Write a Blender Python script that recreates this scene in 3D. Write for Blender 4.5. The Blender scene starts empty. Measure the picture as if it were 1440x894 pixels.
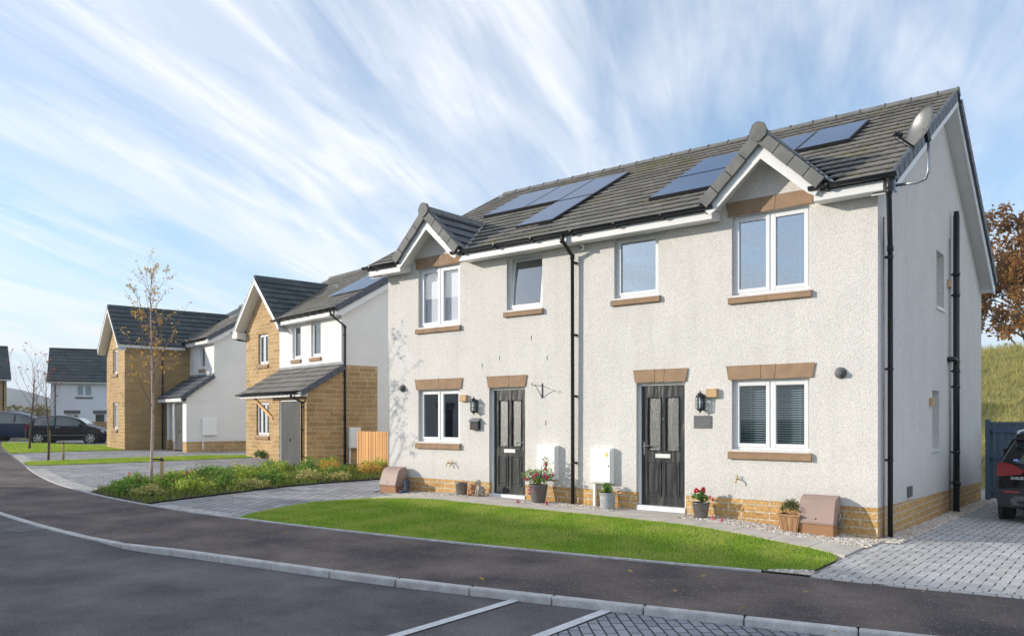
import bpy, math, random
from mathutils import Vector, Matrix
from mathutils.geometry import tessellate_polygon
R = math.radians
sc = bpy.context.scene
COL = sc.collection
rnd = random.Random(7)

# ------------------------------------------------------------------ ground level
def cl(a): return max(0.0, min(1.0, a))
def ss(a):
    a = cl(a); return a * a * (3 - 2 * a)
def hh(x, y):
    z = -.17 - .0105 * max(x, -45) if x <= 0 else -.17 - .0105 * min(x, 10)
    z -= .017 * max(0, min(y, 10)) * cl((x + 3) / 3)
    z += .095 * ss((y + 3.6) / 3.0) * ss((x + 10) / 2.2) * ss((-x + .1) / 2.6) * (1 if y < 3 else 0)
    return z

# ------------------------------------------------------------------ mesh builder
class MB:
    def __init__(s, M=None):
        s.v = []; s.f = []; s.m = []; s.sm = []; s.M = M or Matrix(); s.cur = 0; s.smooth = False
    def add(s, vs, fs):
        o = len(s.v)
        s.v += [tuple(s.M @ Vector(p)) for p in vs]
        for f in fs:
            s.f.append(tuple(o + i for i in f)); s.m.append(s.cur); s.sm.append(s.smooth)
    def quad(s, a, b, c, d): s.add([a, b, c, d], [(0, 1, 2, 3)])
    def box(s, x0, x1, y0, y1, z0, z1):
        if x0 > x1: x0, x1 = x1, x0
        if y0 > y1: y0, y1 = y1, y0
        if z0 > z1: z0, z1 = z1, z0
        s.add([(x0,y0,z0),(x1,y0,z0),(x1,y1,z0),(x0,y1,z0),(x0,y0,z1),(x1,y0,z1),(x1,y1,z1),(x0,y1,z1)],
              [(0,3,2,1),(4,5,6,7),(0,1,5,4),(1,2,6,5),(2,3,7,6),(3,0,4,7)])
    def obox(s, c, ax, ay, az):
        c, ax, ay, az = Vector(c), Vector(ax), Vector(ay), Vector(az)
        P = [c+ax*i+ay*j+az*k for k in (-1,1) for i, j in ((-1,-1),(1,-1),(1,1),(-1,1))]
        s.add([tuple(p) for p in P], [(0,3,2,1),(4,5,6,7),(0,1,5,4),(1,2,6,5),(2,3,7,6),(3,0,4,7)])
    def bar(s, a, b, w, h, up=(0,0,1)):
        a, b = Vector(a), Vector(b); d = (b-a); L = d.length; d = d/L
        u = Vector(up); x = d.cross(u)
        if x.length < 1e-4: x = d.cross(Vector((1,0,0)))
        x.normalize(); u = x.cross(d)
        s.obox((a+b)/2, d*L/2, x*w/2, u*h/2)
    def prism(s, poly, ax, d0, d1):
        """poly: 2-D points; ax 'y' -> (x,z) extruded in y; 'x' -> (y,z) extruded in x; 'z' -> (x,y) extruded in z"""
        def p(q, d):
            return (q[0], d, q[1]) if ax == 'y' else ((d, q[0], q[1]) if ax == 'x' else (q[0], q[1], d))
        n = len(poly)
        vs = [p(q, d0) for q in poly] + [p(q, d1) for q in poly]
        fs = [tuple((i, (i+1) % n, n + (i+1) % n, n + i)) for i in range(n)]
        tri = tessellate_polygon([[Vector((q[0], q[1], 0)) for q in poly]])
        for t in tri:
            fs.append(tuple(t)); fs.append(tuple(n + i for i in reversed(t)))
        s.add(vs, fs)
    def tube(s, pts, r, n=8, cap=True):
        pts = [Vector(p) for p in pts]; rr = r if isinstance(r, (list, tuple)) else [r]*len(pts)
        vs = []; fs = []; prev = None
        for i, p in enumerate(pts):
            if i == 0: d = pts[1]-p
            elif i == len(pts)-1: d = p-pts[i-1]
            else: d = (pts[i+1]-p).normalized() + (p-pts[i-1]).normalized()
            if d.length < 1e-9: d = Vector((0,0,1))
            d.normalize()
            if prev is None:
                x = d.orthogonal().normalized()
            else:
                x = prev - d*prev.dot(d)
                if x.length < 1e-6: x = d.orthogonal()
                x.normalize()
            prev = x; y = d.cross(x)
            for k in range(n):
                a = 2*math.pi*k/n
                vs.append(tuple(p + (x*math.cos(a) + y*math.sin(a))*rr[i]))
        for i in range(len(pts)-1):
            for k in range(n):
                fs.append((i*n+k, i*n+(k+1) % n, (i+1)*n+(k+1) % n, (i+1)*n+k))
        if cap:
            fs.append(tuple(reversed(range(n)))); fs.append(tuple((len(pts)-1)*n+k for k in range(n)))
        sm = s.smooth; s.smooth = True; s.add(vs, fs); s.smooth = sm
    def cyl(s, a, b, r, r2=None, n=16): s.tube([a, b], [r, r if r2 is None else r2], n)
    def lathe(s, prof, c=(0,0,0), n=24, sx=1, sy=1, closed=True):
        vs = []; fs = []
        for (r, z) in prof:
            for k in range(n):
                a = 2*math.pi*k/n
                vs.append((c[0]+r*math.cos(a)*sx, c[1]+r*math.sin(a)*sy, c[2]+z))
        for i in range(len(prof)-1):
            for k in range(n):
                fs.append((i*n+k, i*n+(k+1) % n, (i+1)*n+(k+1) % n, (i+1)*n+k))
        if closed:
            fs.append(tuple(reversed(range(n)))); fs.append(tuple((len(prof)-1)*n+k for k in range(n)))
        sm = s.smooth; s.smooth = True; s.add(vs, fs); s.smooth = sm
    def ball(s, c, r, sx=1, sy=1, sz=1, n=12, m=8):
        prof = [(max(r*math.sin(math.pi*i/m), 1e-4), -r*math.cos(math.pi*i/m)*sz) for i in range(m+1)]
        s.lathe(prof, c, n, sx, sy)
    def build(s, name, parent=None, mats=(), bevel=0, subsurf=0, **props):
        me = bpy.data.meshes.new(name); me.from_pydata(s.v, [], s.f)
        for m in (mats if isinstance(mats, (list, tuple)) else [mats]): me.materials.append(m)
        me.polygons.foreach_set('material_index', s.m)
        me.polygons.foreach_set('use_smooth', s.sm)
        me.update()
        o = bpy.data.objects.new(name, me); COL.objects.link(o)
        if parent: o.parent = parent
        if bevel:
            b = o.modifiers.new('bevel', 'BEVEL'); b.width = bevel; b.segments = 2; b.limit_method = 'ANGLE'
        if subsurf:
            b = o.modifiers.new('sub', 'SUBSURF'); b.levels = subsurf; b.render_levels = subsurf
        for k, v in props.items(): o[k] = v
        return o

def thing(name, label, category, loc=(0,0,0), rz=0, group=None):
    o = bpy.data.objects.new(name, None); COL.objects.link(o)
    o.location = loc; o.rotation_euler = (0, 0, rz); o.empty_display_size = .2
    o['label'] = label; o['category'] = category
    if group: o['group'] = group
    return o
def copy_tree(o, parent=None):
    c = o.copy(); COL.objects.link(c); c.parent = parent
    for ch in list(o.children): copy_tree(ch, c)
    return c

# ------------------------------------------------------------------ materials
MATS = {}
def nt(name):
    m = bpy.data.materials.new(name); m.use_nodes = True; t = m.node_tree; t.nodes.clear()
    out = t.nodes.new('ShaderNodeOutputMaterial'); MATS[name] = m
    return m, t, out
def N(t, typ, **kw):
    n = t.nodes.new(typ)
    for k, v in kw.items():
        if k.startswith('i_'):
            key = k[2:].replace('_', ' ')
            n.inputs[key].default_value = v
        else: setattr(n, k, v)
    return n
def rgba(c): return (c[0], c[1], c[2], 1)
def mat(name, col, rough=.6, var=.12, scale=8, bump=0, bscale=60, spec=.4, metal=0, var2=None, coat=0, fine=0, stretch=None, bdist=.01):
    """principled with large + fine noise colour variation and optional bump"""
    m, t, out = nt(name); L = t.links.new
    b = N(t, 'ShaderNodeBsdfPrincipled'); b.inputs['Roughness'].default_value = rough
    b.inputs['Specular IOR Level'].default_value = spec; b.inputs['Metallic'].default_value = metal
    b.inputs['Coat Weight'].default_value = coat
    if coat: b.inputs['Coat Roughness'].default_value = .04
    tc = N(t, 'ShaderNodeTexCoord'); mp = N(t, 'ShaderNodeMapping'); L(tc.outputs['Object'], mp.inputs['Vector'])
    if stretch: mp.inputs['Scale'].default_value = stretch
    n1 = N(t, 'ShaderNodeTexNoise'); n1.inputs['Scale'].default_value = scale; n1.inputs['Detail'].default_value = 6
    L(mp.outputs[0], n1.inputs['Vector'])
    mx = N(t, 'ShaderNodeMix', data_type='RGBA')
    lo = [c*(1-var) for c in col]; hi = [min(1, c*(1+var)) for c in col]
    if var2: hi = var2
    rmp = N(t, 'ShaderNodeMapRange'); rmp.inputs['From Min'].default_value = .3; rmp.inputs['From Max'].default_value = .7
    L(n1.outputs['Fac'], rmp.inputs['Value']); L(rmp.outputs[0], mx.inputs['Factor'])
    mx.inputs['A'].default_value = rgba(lo); mx.inputs['B'].default_value = rgba(hi)
    src = mx.outputs['Result']
    if fine:
        n2 = N(t, 'ShaderNodeTexNoise'); n2.inputs['Scale'].default_value = bscale; n2.inputs['Detail'].default_value = 3
        L(mp.outputs[0], n2.inputs['Vector'])
        r2 = N(t, 'ShaderNodeMapRange'); r2.inputs['From Min'].default_value = .35; r2.inputs['From Max'].default_value = .65
        r2.inputs['To Min'].default_value = 1-fine; r2.inputs['To Max'].default_value = 1+fine
        L(n2.outputs['Fac'], r2.inputs['Value'])
        vm = N(t, 'ShaderNodeVectorMath', operation='SCALE'); L(src, vm.inputs[0]); L(r2.outputs[0], vm.inputs['Scale']); src = vm.outputs[0]
    L(src, b.inputs['Base Color'])
    if bump:
        n3 = N(t, 'ShaderNodeTexNoise'); n3.inputs['Scale'].default_value = bscale; n3.inputs['Detail'].default_value = 4
        L(mp.outputs[0], n3.inputs['Vector'])
        bp = N(t, 'ShaderNodeBump'); bp.inputs['Strength'].default_value = bump; bp.inputs['Distance'].default_value = bdist
        L(n3.outputs['Fac'], bp.inputs['Height']); L(bp.outputs[0], b.inputs['Normal'])
    L(b.outputs[0], out.inputs['Surface'])
    return m

def render_mat(name, col, cell=36, bstr=.9, gap=.2, var=.07):
    """roughcast: small stones in the render, each a little different in tone, darker hollows between them"""
    m, t, out = nt(name); L = t.links.new
    b = N(t, 'ShaderNodeBsdfPrincipled'); b.inputs['Roughness'].default_value = .92; b.inputs['Specular IOR Level'].default_value = .15
    tc = N(t, 'ShaderNodeTexCoord')
    v = N(t, 'ShaderNodeTexVoronoi'); v.inputs['Scale'].default_value = cell; L(tc.outputs['Object'], v.inputs['Vector'])
    sc_ = N(t, 'ShaderNodeSeparateColor'); L(v.outputs['Color'], sc_.inputs[0])
    nn = N(t, 'ShaderNodeTexNoise'); nn.inputs['Scale'].default_value = cell*1.7; nn.inputs['Detail'].default_value = 3; L(tc.outputs['Object'], nn.inputs['Vector'])
    big = N(t, 'ShaderNodeTexNoise'); big.inputs['Scale'].default_value = 1.3; big.inputs['Detail'].default_value = 7; L(tc.outputs['Object'], big.inputs['Vector'])
    r1 = N(t, 'ShaderNodeMapRange', interpolation_type='SMOOTHSTEP'); r1.inputs['From Min'].default_value = .35; r1.inputs['From Max'].default_value = .75; r1.inputs['To Min'].default_value = 1; r1.inputs['To Max'].default_value = 1-gap
    L(v.outputs['Distance'], r1.inputs['Value'])
    r3 = N(t, 'ShaderNodeMapRange'); r3.inputs['To Min'].default_value = 1-var; r3.inputs['To Max'].default_value = 1+var; L(sc_.outputs[0], r3.inputs['Value'])
    r2 = N(t, 'ShaderNodeMapRange'); r2.inputs['From Min'].default_value = .3; r2.inputs['From Max'].default_value = .7; r2.inputs['To Min'].default_value = .955; r2.inputs['To Max'].default_value = 1.03
    L(big.outputs['Fac'], r2.inputs['Value'])
    mu = N(t, 'ShaderNodeMath', operation='MULTIPLY'); L(r1.outputs[0], mu.inputs[0]); L(r2.outputs[0], mu.inputs[1])
    mv = N(t, 'ShaderNodeMath', operation='MULTIPLY'); L(mu.outputs[0], mv.inputs[0]); L(r3.outputs[0], mv.inputs[1])
    sz = N(t, 'ShaderNodeSeparateXYZ'); L(tc.outputs['Object'], sz.inputs[0])
    st = N(t, 'ShaderNodeMapping'); st.inputs['Scale'].default_value = (2.2, 2.2, .25); L(tc.outputs['Object'], st.inputs['Vector'])
    sn = N(t, 'ShaderNodeTexNoise'); sn.inputs['Scale'].default_value = 2.0; sn.inputs['Detail'].default_value = 6; L(st.outputs[0], sn.inputs['Vector'])
    rs = N(t, 'ShaderNodeMapRange'); rs.inputs['From Min'].default_value = .5; rs.inputs['From Max'].default_value = .75; rs.inputs['To Min'].default_value = 1; rs.inputs['To Max'].default_value = (.94 if gap > .1 else .99); L(sn.outputs['Fac'], rs.inputs['Value'])
    zz = N(t, 'ShaderNodeMath', operation='MULTIPLY_ADD'); L(big.outputs['Fac'], zz.inputs[0]); zz.inputs[1].default_value = -.9; L(sz.outputs[2], zz.inputs[2])
    zr = N(t, 'ShaderNodeMapRange'); zr.inputs['From Min'].default_value = -.15; zr.inputs['From Max'].default_value = .25; zr.inputs['To Min'].default_value = .90; zr.inputs['To Max'].default_value = 1; L(zz.outputs[0], zr.inputs['Value'])
    m5 = N(t, 'ShaderNodeMath', operation='MULTIPLY'); L(rs.outputs[0], m5.inputs[0]); L(zr.outputs[0], m5.inputs[1])
    m6 = N(t, 'ShaderNodeMath', operation='MULTIPLY'); L(mv.outputs[0], m6.inputs[0]); L(m5.outputs[0], m6.inputs[1]); mv = m6
    cc = N(t, 'ShaderNodeRGB'); cc.outputs[0].default_value = rgba(col)
    vm = N(t, 'ShaderNodeVectorMath', operation='SCALE'); L(cc.outputs[0], vm.inputs[0]); L(mv.outputs[0], vm.inputs['Scale'])
    L(vm.outputs[0], b.inputs['Base Color'])
    hs = N(t, 'ShaderNodeMath', operation='MULTIPLY_ADD'); L(v.outputs['Distance'], hs.inputs[0]); hs.inputs[1].default_value = -1.0; L(nn.outputs['Fac'], hs.inputs[2])
    bp = N(t, 'ShaderNodeBump'); bp.inputs['Strength'].default_value = bstr; bp.inputs['Distance'].default_value = .012
    L(hs.outputs[0], bp.inputs['Height']); L(bp.outputs[0], b.inputs['Normal'])
    L(b.outputs[0], out.inputs['Surface'])
    return m

def brick_mat(name, c1, c2, mortar, bw, bh, ms=.012, flat=False, rot=0, rough=.85, bump=.5, rockface=.5, offset=.5, msm=.1, squash=1, sqf=2, stain=.15, heads=0):
    """brick/block pattern. flat: uses (x, y); else vertical walls (x+y, z)"""
    m, t, out = nt(name); L = t.links.new
    b = N(t, 'ShaderNodeBsdfPrincipled'); b.inputs['Roughness'].default_value = rough; b.inputs['Specular IOR Level'].default_value = .25
    tc = N(t, 'ShaderNodeTexCoord')
    if flat:
        mp = N(t, 'ShaderNodeMapping'); mp.inputs['Rotation'].default_value = (0, 0, rot); L(tc.outputs['Object'], mp.inputs['Vector']); vec = mp.outputs[0]
    else:
        sp = N(t, 'ShaderNodeSeparateXYZ'); L(tc.outputs['Object'], sp.inputs[0])
        ad = N(t, 'ShaderNodeMath', operation='ADD'); L(sp.outputs[0], ad.inputs[0]); L(sp.outputs[1], ad.inputs[1])
        cb = N(t, 'ShaderNodeCombineXYZ'); L(ad.outputs[0], cb.inputs[0]); L(sp.outputs[2], cb.inputs[1]); vec = cb.outputs[0]
    wob = N(t, 'ShaderNodeTexNoise'); wob.inputs['Scale'].default_value = 9; L(tc.outputs['Object'], wob.inputs['Vector'])
    wv = N(t, 'ShaderNodeVectorMath', operation='SCALE'); L(wob.outputs['Color'], wv.inputs[0]); wv.inputs['Scale'].default_value = .012
    va = N(t, 'ShaderNodeVectorMath', operation='ADD'); L(vec, va.inputs[0]); L(wv.outputs[0], va.inputs[1])
    br = N(t, 'ShaderNodeTexBrick'); br.offset = offset; br.squash = squash; br.squash_frequency = sqf
    br.inputs['Scale'].default_value = 1; br.inputs['Brick Width'].default_value = bw; br.inputs['Row Height'].default_value = bh
    br.inputs['Mortar Size'].default_value = ms; br.inputs['Mortar Smooth'].default_value = msm; br.inputs['Bias'].default_value = 0
    br.inputs['Color1'].default_value = rgba(c1); br.inputs['Color2'].default_value = rgba(c2); br.inputs['Mortar'].default_value = rgba(mortar)
    L(va.outputs[0], br.inputs['Vector'])
    n1 = N(t, 'ShaderNodeTexNoise'); n1.inputs['Scale'].default_value = 22; n1.inputs['Detail'].default_value = 6; L(tc.outputs['Object'], n1.inputs['Vector'])
    n2 = N(t, 'ShaderNodeTexNoise'); n2.inputs['Scale'].default_value = .9; n2.inputs['Detail'].default_value = 5; L(tc.outputs['Object'], n2.inputs['Vector'])
    r1 = N(t, 'ShaderNodeMapRange'); r1.inputs['From Min'].default_value = .3; r1.inputs['From Max'].default_value = .7; r1.inputs['To Min'].default_value = 1-rockface*.5; r1.inputs['To Max'].default_value = 1+rockface*.5
    L(n1.outputs['Fac'], r1.inputs['Value'])
    r2 = N(t, 'ShaderNodeMapRange'); r2.inputs['From Min'].default_value = .3; r2.inputs['From Max'].default_value = .7; r2.inputs['To Min'].default_value = 1-stain; r2.inputs['To Max'].default_value = 1+stain
    L(n2.outputs['Fac'], r2.inputs['Value'])
    mu = N(t, 'ShaderNodeMath', operation='MULTIPLY'); L(r1.outputs[0], mu.inputs[0]); L(r2.outputs[0], mu.inputs[1])
    vm = N(t, 'ShaderNodeVectorMath', operation='SCALE'); L(br.outputs['Color'], vm.inputs[0]); L(mu.outputs[0], vm.inputs['Scale'])
    csrc = vm.outputs[0]
    if heads:   # open dark head joints between blocks of a row
        s2 = N(t, 'ShaderNodeSeparateXYZ'); L(va.outputs[0], s2.inputs[0])
        def M2(op, a, b_):
            q = N(t, 'ShaderNodeMath', operation=op)
            for i_, v_ in enumerate((a, b_)):
                if isinstance(v_, (int, float)): q.inputs[i_].default_value = v_
                else: L(v_, q.inputs[i_])
            return q.outputs[0]
        row = M2('FLOOR', M2('DIVIDE', s2.outputs[1], bh), 0)
        u_ = M2('ADD', M2('DIVIDE', s2.outputs[0], bw), M2('MULTIPLY', M2('MODULO', M2('ABSOLUTE', row, 0), 2), offset))
        fr = M2('ABSOLUTE', M2('SUBTRACT', M2('FRACT', u_, 0), .5), 0)
        mk = M2('GREATER_THAN', fr, .5-heads)
        vr_ = M2('FRACT', M2('DIVIDE', s2.outputs[1], bh), 0); mk = M2('MULTIPLY', mk, M2('GREATER_THAN', M2('SUBTRACT', .5, M2('ABSOLUTE', M2('SUBTRACT', vr_, .5), 0)), .08))
        m3 = N(t, 'ShaderNodeMix', data_type='RGBA'); L(mk, m3.inputs['Factor']); L(csrc, m3.inputs['A']); m3.inputs['B'].default_value = (.045,.045,.05,1); csrc = m3.outputs['Result']
    L(csrc, b.inputs['Base Color'])
    inv = N(t, 'ShaderNodeMath', operation='SUBTRACT'); inv.inputs[0].default_value = 1; L(br.outputs['Fac'], inv.inputs[1])
    a2 = N(t, 'ShaderNodeMath', operation='MULTIPLY_ADD'); L(n1.outputs['Fac'], a2.inputs[0]); a2.inputs[1].default_value = rockface; L(inv.outputs[0], a2.inputs[2])
    bp = N(t, 'ShaderNodeBump'); bp.inputs['Strength'].default_value = bump; bp.inputs['Distance'].default_value = .012
    L(a2.outputs[0], bp.inputs['Height']); L(bp.outputs[0], b.inputs['Normal'])
    L(b.outputs[0], out.inputs['Surface'])
    return m

def speckle_mat(name, base, patch, spk, spkcol, scale=3, rough=.9, spec=.3, bstr=.6):
    """tarmac: big patches, aggregate grain and bright stone chips"""
    m, t, out = nt(name); L = t.links.new
    b = N(t, 'ShaderNodeBsdfPrincipled'); b.inputs['Roughness'].default_value = rough; b.inputs['Specular IOR Level'].default_value = spec
    tc = N(t, 'ShaderNodeTexCoord')
    big = N(t, 'ShaderNodeTexNoise'); big.inputs['Scale'].default_value = scale*.3; big.inputs['Detail'].default_value = 7; L(tc.outputs['Object'], big.inputs['Vector'])
    r = N(t, 'ShaderNodeMapRange'); r.inputs['From Min'].default_value = .35; r.inputs['From Max'].default_value = .68; L(big.outputs['Fac'], r.inputs['Value'])
    mx = N(t, 'ShaderNodeMix', data_type='RGBA'); L(r.outputs[0], mx.inputs['Factor']); mx.inputs['A'].default_value = rgba(base); mx.inputs['B'].default_value = rgba(patch)
    gr = N(t, 'ShaderNodeTexNoise'); gr.inputs['Scale'].default_value = 110; gr.inputs['Detail'].default_value = 2; L(tc.outputs['Object'], gr.inputs['Vector'])
    r2 = N(t, 'ShaderNodeMapRange'); r2.inputs['From Min'].default_value = .3; r2.inputs['From Max'].default_value = .7; r2.inputs['To Min'].default_value = .6; r2.inputs['To Max'].default_value = 1.4; L(gr.outputs['Fac'], r2.inputs['Value'])
    vm = N(t, 'ShaderNodeVectorMath', operation='SCALE'); L(mx.outputs['Result'], vm.inputs[0]); L(r2.outputs[0], vm.inputs['Scale'])
    vo = N(t, 'ShaderNodeTexVoronoi'); vo.inputs['Scale'].default_value = 42; L(tc.outputs['Object'], vo.inputs['Vector'])
    vr = N(t, 'ShaderNodeMapRange'); vr.inputs['From Min'].default_value = .10+spk*.1; vr.inputs['From Max'].default_value = .22+spk*.1; vr.inputs['To Min'].default_value = 1; vr.inputs['To Max'].default_value = 0; L(vo.outputs['Distance'], vr.inputs['Value'])
    sx = N(t, 'ShaderNodeSeparateColor'); L(vo.outputs['Color'], sx.inputs[0])
    gt = N(t, 'ShaderNodeMath', operation='GREATER_THAN'); L(sx.outputs[0], gt.inputs[0]); gt.inputs[1].default_value = 1-spk
    ml = N(t, 'ShaderNodeMath', operation='MULTIPLY'); L(vr.outputs[0], ml.inputs[0]); L(gt.outputs[0], ml.inputs[1])
    m2 = N(t, 'ShaderNodeMix', data_type='RGBA'); L(ml.outputs[0], m2.inputs['Factor']); L(vm.outputs[0], m2.inputs['A']); m2.inputs['B'].default_value = rgba(spkcol)
    L(m2.outputs['Result'], b.inputs['Base Color'])
    bp = N(t, 'ShaderNodeBump'); bp.inputs['Strength'].default_value = bstr; bp.inputs['Distance'].default_value = .006
    L(gr.outputs['Fac'], bp.inputs['Height']); L(bp.outputs[0], b.inputs['Normal'])
    L(b.outputs[0], out.inputs['Surface'])
    return m

def tile_mat(name, c1, c2, moss=None, rough=.75, spec=.35):
    """per-tile tone from the mesh island, light weathering and moss"""
    m, t, out = nt(name); L = t.links.new
    b = N(t, 'ShaderNodeBsdfPrincipled'); b.inputs['Roughness'].default_value = rough; b.inputs['Specular IOR Level'].default_value = spec
    tc = N(t, 'ShaderNodeTexCoord'); g = N(t, 'ShaderNodeNewGeometry')
    n1 = N(t, 'ShaderNodeTexNoise'); n1.inputs['Scale'].default_value = 3; n1.inputs['Detail'].default_value = 8; n1.inputs['Roughness'].default_value = .7; L(tc.outputs['Object'], n1.inputs['Vector'])
    ad = N(t, 'ShaderNodeMath', operation='MULTIPLY_ADD'); L(g.outputs['Random Per Island'], ad.inputs[0]); ad.inputs[1].default_value = .45; L(n1.outputs['Fac'], ad.inputs[2])
    r = N(t, 'ShaderNodeMapRange'); r.inputs['From Min'].default_value = .4; r.inputs['From Max'].default_value = 1.1; L(ad.outputs[0], r.inputs['Value'])
    mx = N(t, 'ShaderNodeMix', data_type='RGBA'); L(r.outputs[0], mx.inputs['Factor']); mx.inputs['A'].default_value = rgba(c1); mx.inputs['B'].default_value = rgba(c2)
    src = mx.outputs['Result']
    if moss:
        n2 = N(t, 'ShaderNodeTexNoise'); n2.inputs['Scale'].default_value = .75; n2.inputs['Detail'].default_value = 3; L(tc.outputs['Object'], n2.inputs['Vector'])
        n3 = N(t, 'ShaderNodeTexNoise'); n3.inputs['Scale'].default_value = 14; n3.inputs['Detail'].default_value = 5; L(tc.outputs['Object'], n3.inputs['Vector'])
        a = N(t, 'ShaderNodeMapRange'); a.inputs['From Min'].default_value = .55; a.inputs['From Max'].default_value = .72; L(n2.outputs['Fac'], a.inputs['Value'])
        a3 = N(t, 'ShaderNodeMapRange'); a3.inputs['From Min'].default_value = .42; a3.inputs['From Max'].default_value = .62; L(n3.outputs['Fac'], a3.inputs['Value'])
        mm = N(t, 'ShaderNodeMath', operation='MULTIPLY'); L(a.outputs[0], mm.inputs[0]); L(a3.outputs[0], mm.inputs[1])
        m2 = N(t, 'ShaderNodeMix', data_type='RGBA'); L(mm.outputs[0], m2.inputs['Factor']); L(src, m2.inputs['A']); m2.inputs['B'].default_value = rgba(moss)
        src = m2.outputs['Result']
    L(src, b.inputs['Base Color'])
    n4 = N(t, 'ShaderNodeTexNoise'); n4.inputs['Scale'].default_value = 90; L(tc.outputs['Object'], n4.inputs['Vector'])
    bp = N(t, 'ShaderNodeBump'); bp.inputs['Strength'].default_value = .3; bp.inputs['Distance'].default_value = .005
    L(n4.outputs['Fac'], bp.inputs['Height']); L(bp.outputs[0], b.inputs['Normal'])
    L(b.outputs[0], out.inputs['Surface'])
    return m

def leaf_mat(name, cols, trans=.35, rough=.6):
    m, t, out = nt(name); L = t.links.new
    g = N(t, 'ShaderNodeNewGeometry'); cr = N(t, 'ShaderNodeValToRGB'); L(g.outputs['Random Per Island'], cr.inputs[0])
    e = cr.color_ramp.elements
    while len(e) < len(cols): e.new(.5)
    for i, c in enumerate(cols):
        e[i].position = i/(max(1, len(cols)-1)); e[i].color = rgba(c)
    d = N(t, 'ShaderNodeBsdfPrincipled'); d.inputs['Roughness'].default_value = rough; d.inputs['Specular IOR Level'].default_value = .25
    tr = N(t, 'ShaderNodeBsdfTranslucent'); L(cr.outputs[0], d.inputs['Base Color']); L(cr.outputs[0], tr.inputs['Color'])
    mx = N(t, 'ShaderNodeMixShader'); mx.inputs[0].default_value = trans; L(d.outputs[0], mx.inputs[1]); L(tr.outputs[0], mx.inputs[2])
    L(mx.outputs[0], out.inputs['Surface'])
    return m

def glass_mat(name, refl=.25, tint=(.75,.82,.85), rough=0, bump=0, fk=.5):
    m, t, out = nt(name); L = t.links.new
    tr = N(t, 'ShaderNodeBsdfTransparent'); tr.inputs['Color'].default_value = rgba(tint)
    gl = N(t, 'ShaderNodeBsdfGlossy'); gl.inputs['Roughness'].default_value = rough; gl.inputs['Color'].default_value = (1,1,1,1)
    lw = N(t, 'ShaderNodeLayerWeight'); lw.inputs['Blend'].default_value = .35
    ma = N(t, 'ShaderNodeMath', operation='MULTIPLY_ADD'); L(lw.outputs['Facing'], ma.inputs[0]); ma.inputs[1].default_value = fk; ma.inputs[2].default_value = refl; ma.use_clamp = True
    mx = N(t, 'ShaderNodeMixShader'); L(ma.outputs[0], mx.inputs[0]); L(tr.outputs[0], mx.inputs[1]); L(gl.outputs[0], mx.inputs[2])
    if bump:
        tc = N(t, 'ShaderNodeTexCoord'); n = N(t, 'ShaderNodeTexNoise'); n.inputs['Scale'].default_value = 45; L(tc.outputs['Object'], n.inputs['Vector'])
        bp = N(t, 'ShaderNodeBump'); bp.inputs['Strength'].default_value = bump; bp.inputs['Distance'].default_value = .01; L(n.outputs['Fac'], bp.inputs['Height']); L(bp.outputs[0], gl.inputs['Normal'])
    L(mx.outputs[0], out.inputs['Surface'])
    return m

M_render = render_mat('roughcast', (.80,.77,.73), cell=66, bstr=.6, gap=.16, var=.065)
M_render_s = render_mat('smooth_render', (.86,.84,.81), cell=60, bstr=.2, gap=.05, var=.02)
M_render_d = render_mat('smooth_render_cool', (.80,.83,.90), cell=60, bstr=.2, gap=.05, var=.02)
M_stone = brick_mat('buff_stone', (.60,.37,.145), (.49,.29,.115), (.62,.52,.38), .44, .11, ms=.011, rockface=.55, bump=.9)
M_stone_b = brick_mat('buff_stone_wall', (.53,.34,.155), (.40,.25,.105), (.58,.48,.34), .44, .145, ms=.012, rockface=.4, bump=.7, squash=1.4, sqf=3)
M_stone_c = brick_mat('buff_stone_wall_shaded', (.44,.30,.13), (.36,.24,.10), (.40,.31,.20), .44, .15, ms=.010, rockface=.4, bump=.7)  # same stone as the wing front, shade of its side walls put into the colour
M_sand = mat('sandstone', (.34,.225,.14), .85, .12, 6, .35, 90, fine=.08)
M_upvc = mat('white_upvc', (.80,.81,.82), .3, .02, 4, spec=.5)
M_white = mat('white_painted_board', (.78,.78,.77), .45, .03, 3)
M_black = mat('black_plastic', (.012,.013,.016), .35, .2, 6, spec=.5)
M_tile = tile_mat('concrete_tile', (.135,.128,.118), (.25,.238,.215), (.19,.18,.045))
M_tile_g = tile_mat('grey_tile', (.07,.078,.09), (.13,.14,.155))
M_tile_d = tile_mat('slate_tile', (.035,.05,.055), (.085,.10,.105))
M_verge = mat('verge_tile', (.16,.162,.155), .7, .2, 5, .3, 60)
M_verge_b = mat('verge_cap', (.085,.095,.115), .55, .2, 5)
M_glass = glass_mat('window_glass', .05, fk=.3)
M_glass_hi = glass_mat('window_glass_sky', .3, (.6,.72,.85))
M_obsc = glass_mat('obscured_glass', .09, (.30,.37,.36), rough=.35, bump=1.0, fk=.16)
M_cglass = glass_mat('car_glass', .15, (.10,.16,.18))
M_solar = mat('solar_cell', (.045,.095,.19), .3, .12, 1.2, spec=.3, coat=0)
M_room = mat('room_paint', (.22,.22,.23), .9)
M_blind = mat('blind_slat', (.85,.85,.83), .5, .03)
M_blindw = mat('roller_blind', (.83,.83,.84), .7, .02)
M_lead = mat('lead_flashing', (.26,.28,.29), .6, .25, 4, .2, 20)
M_oak = mat('oak_block', (.55,.37,.20), .7, .15, 20)
M_chrome = mat('chrome', (.7,.7,.7), .18, .02, metal=1)
M_meter = mat('meter_box', (.90,.90,.87), .45, .02)
M_pinkbox = mat('brown_plastic_lid', (.36,.255,.215), .55, .06, 3, .1, 100)
M_pinkbox2 = mat('brown_plastic_base', (.36,.195,.10), .6, .08, 3)
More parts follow.
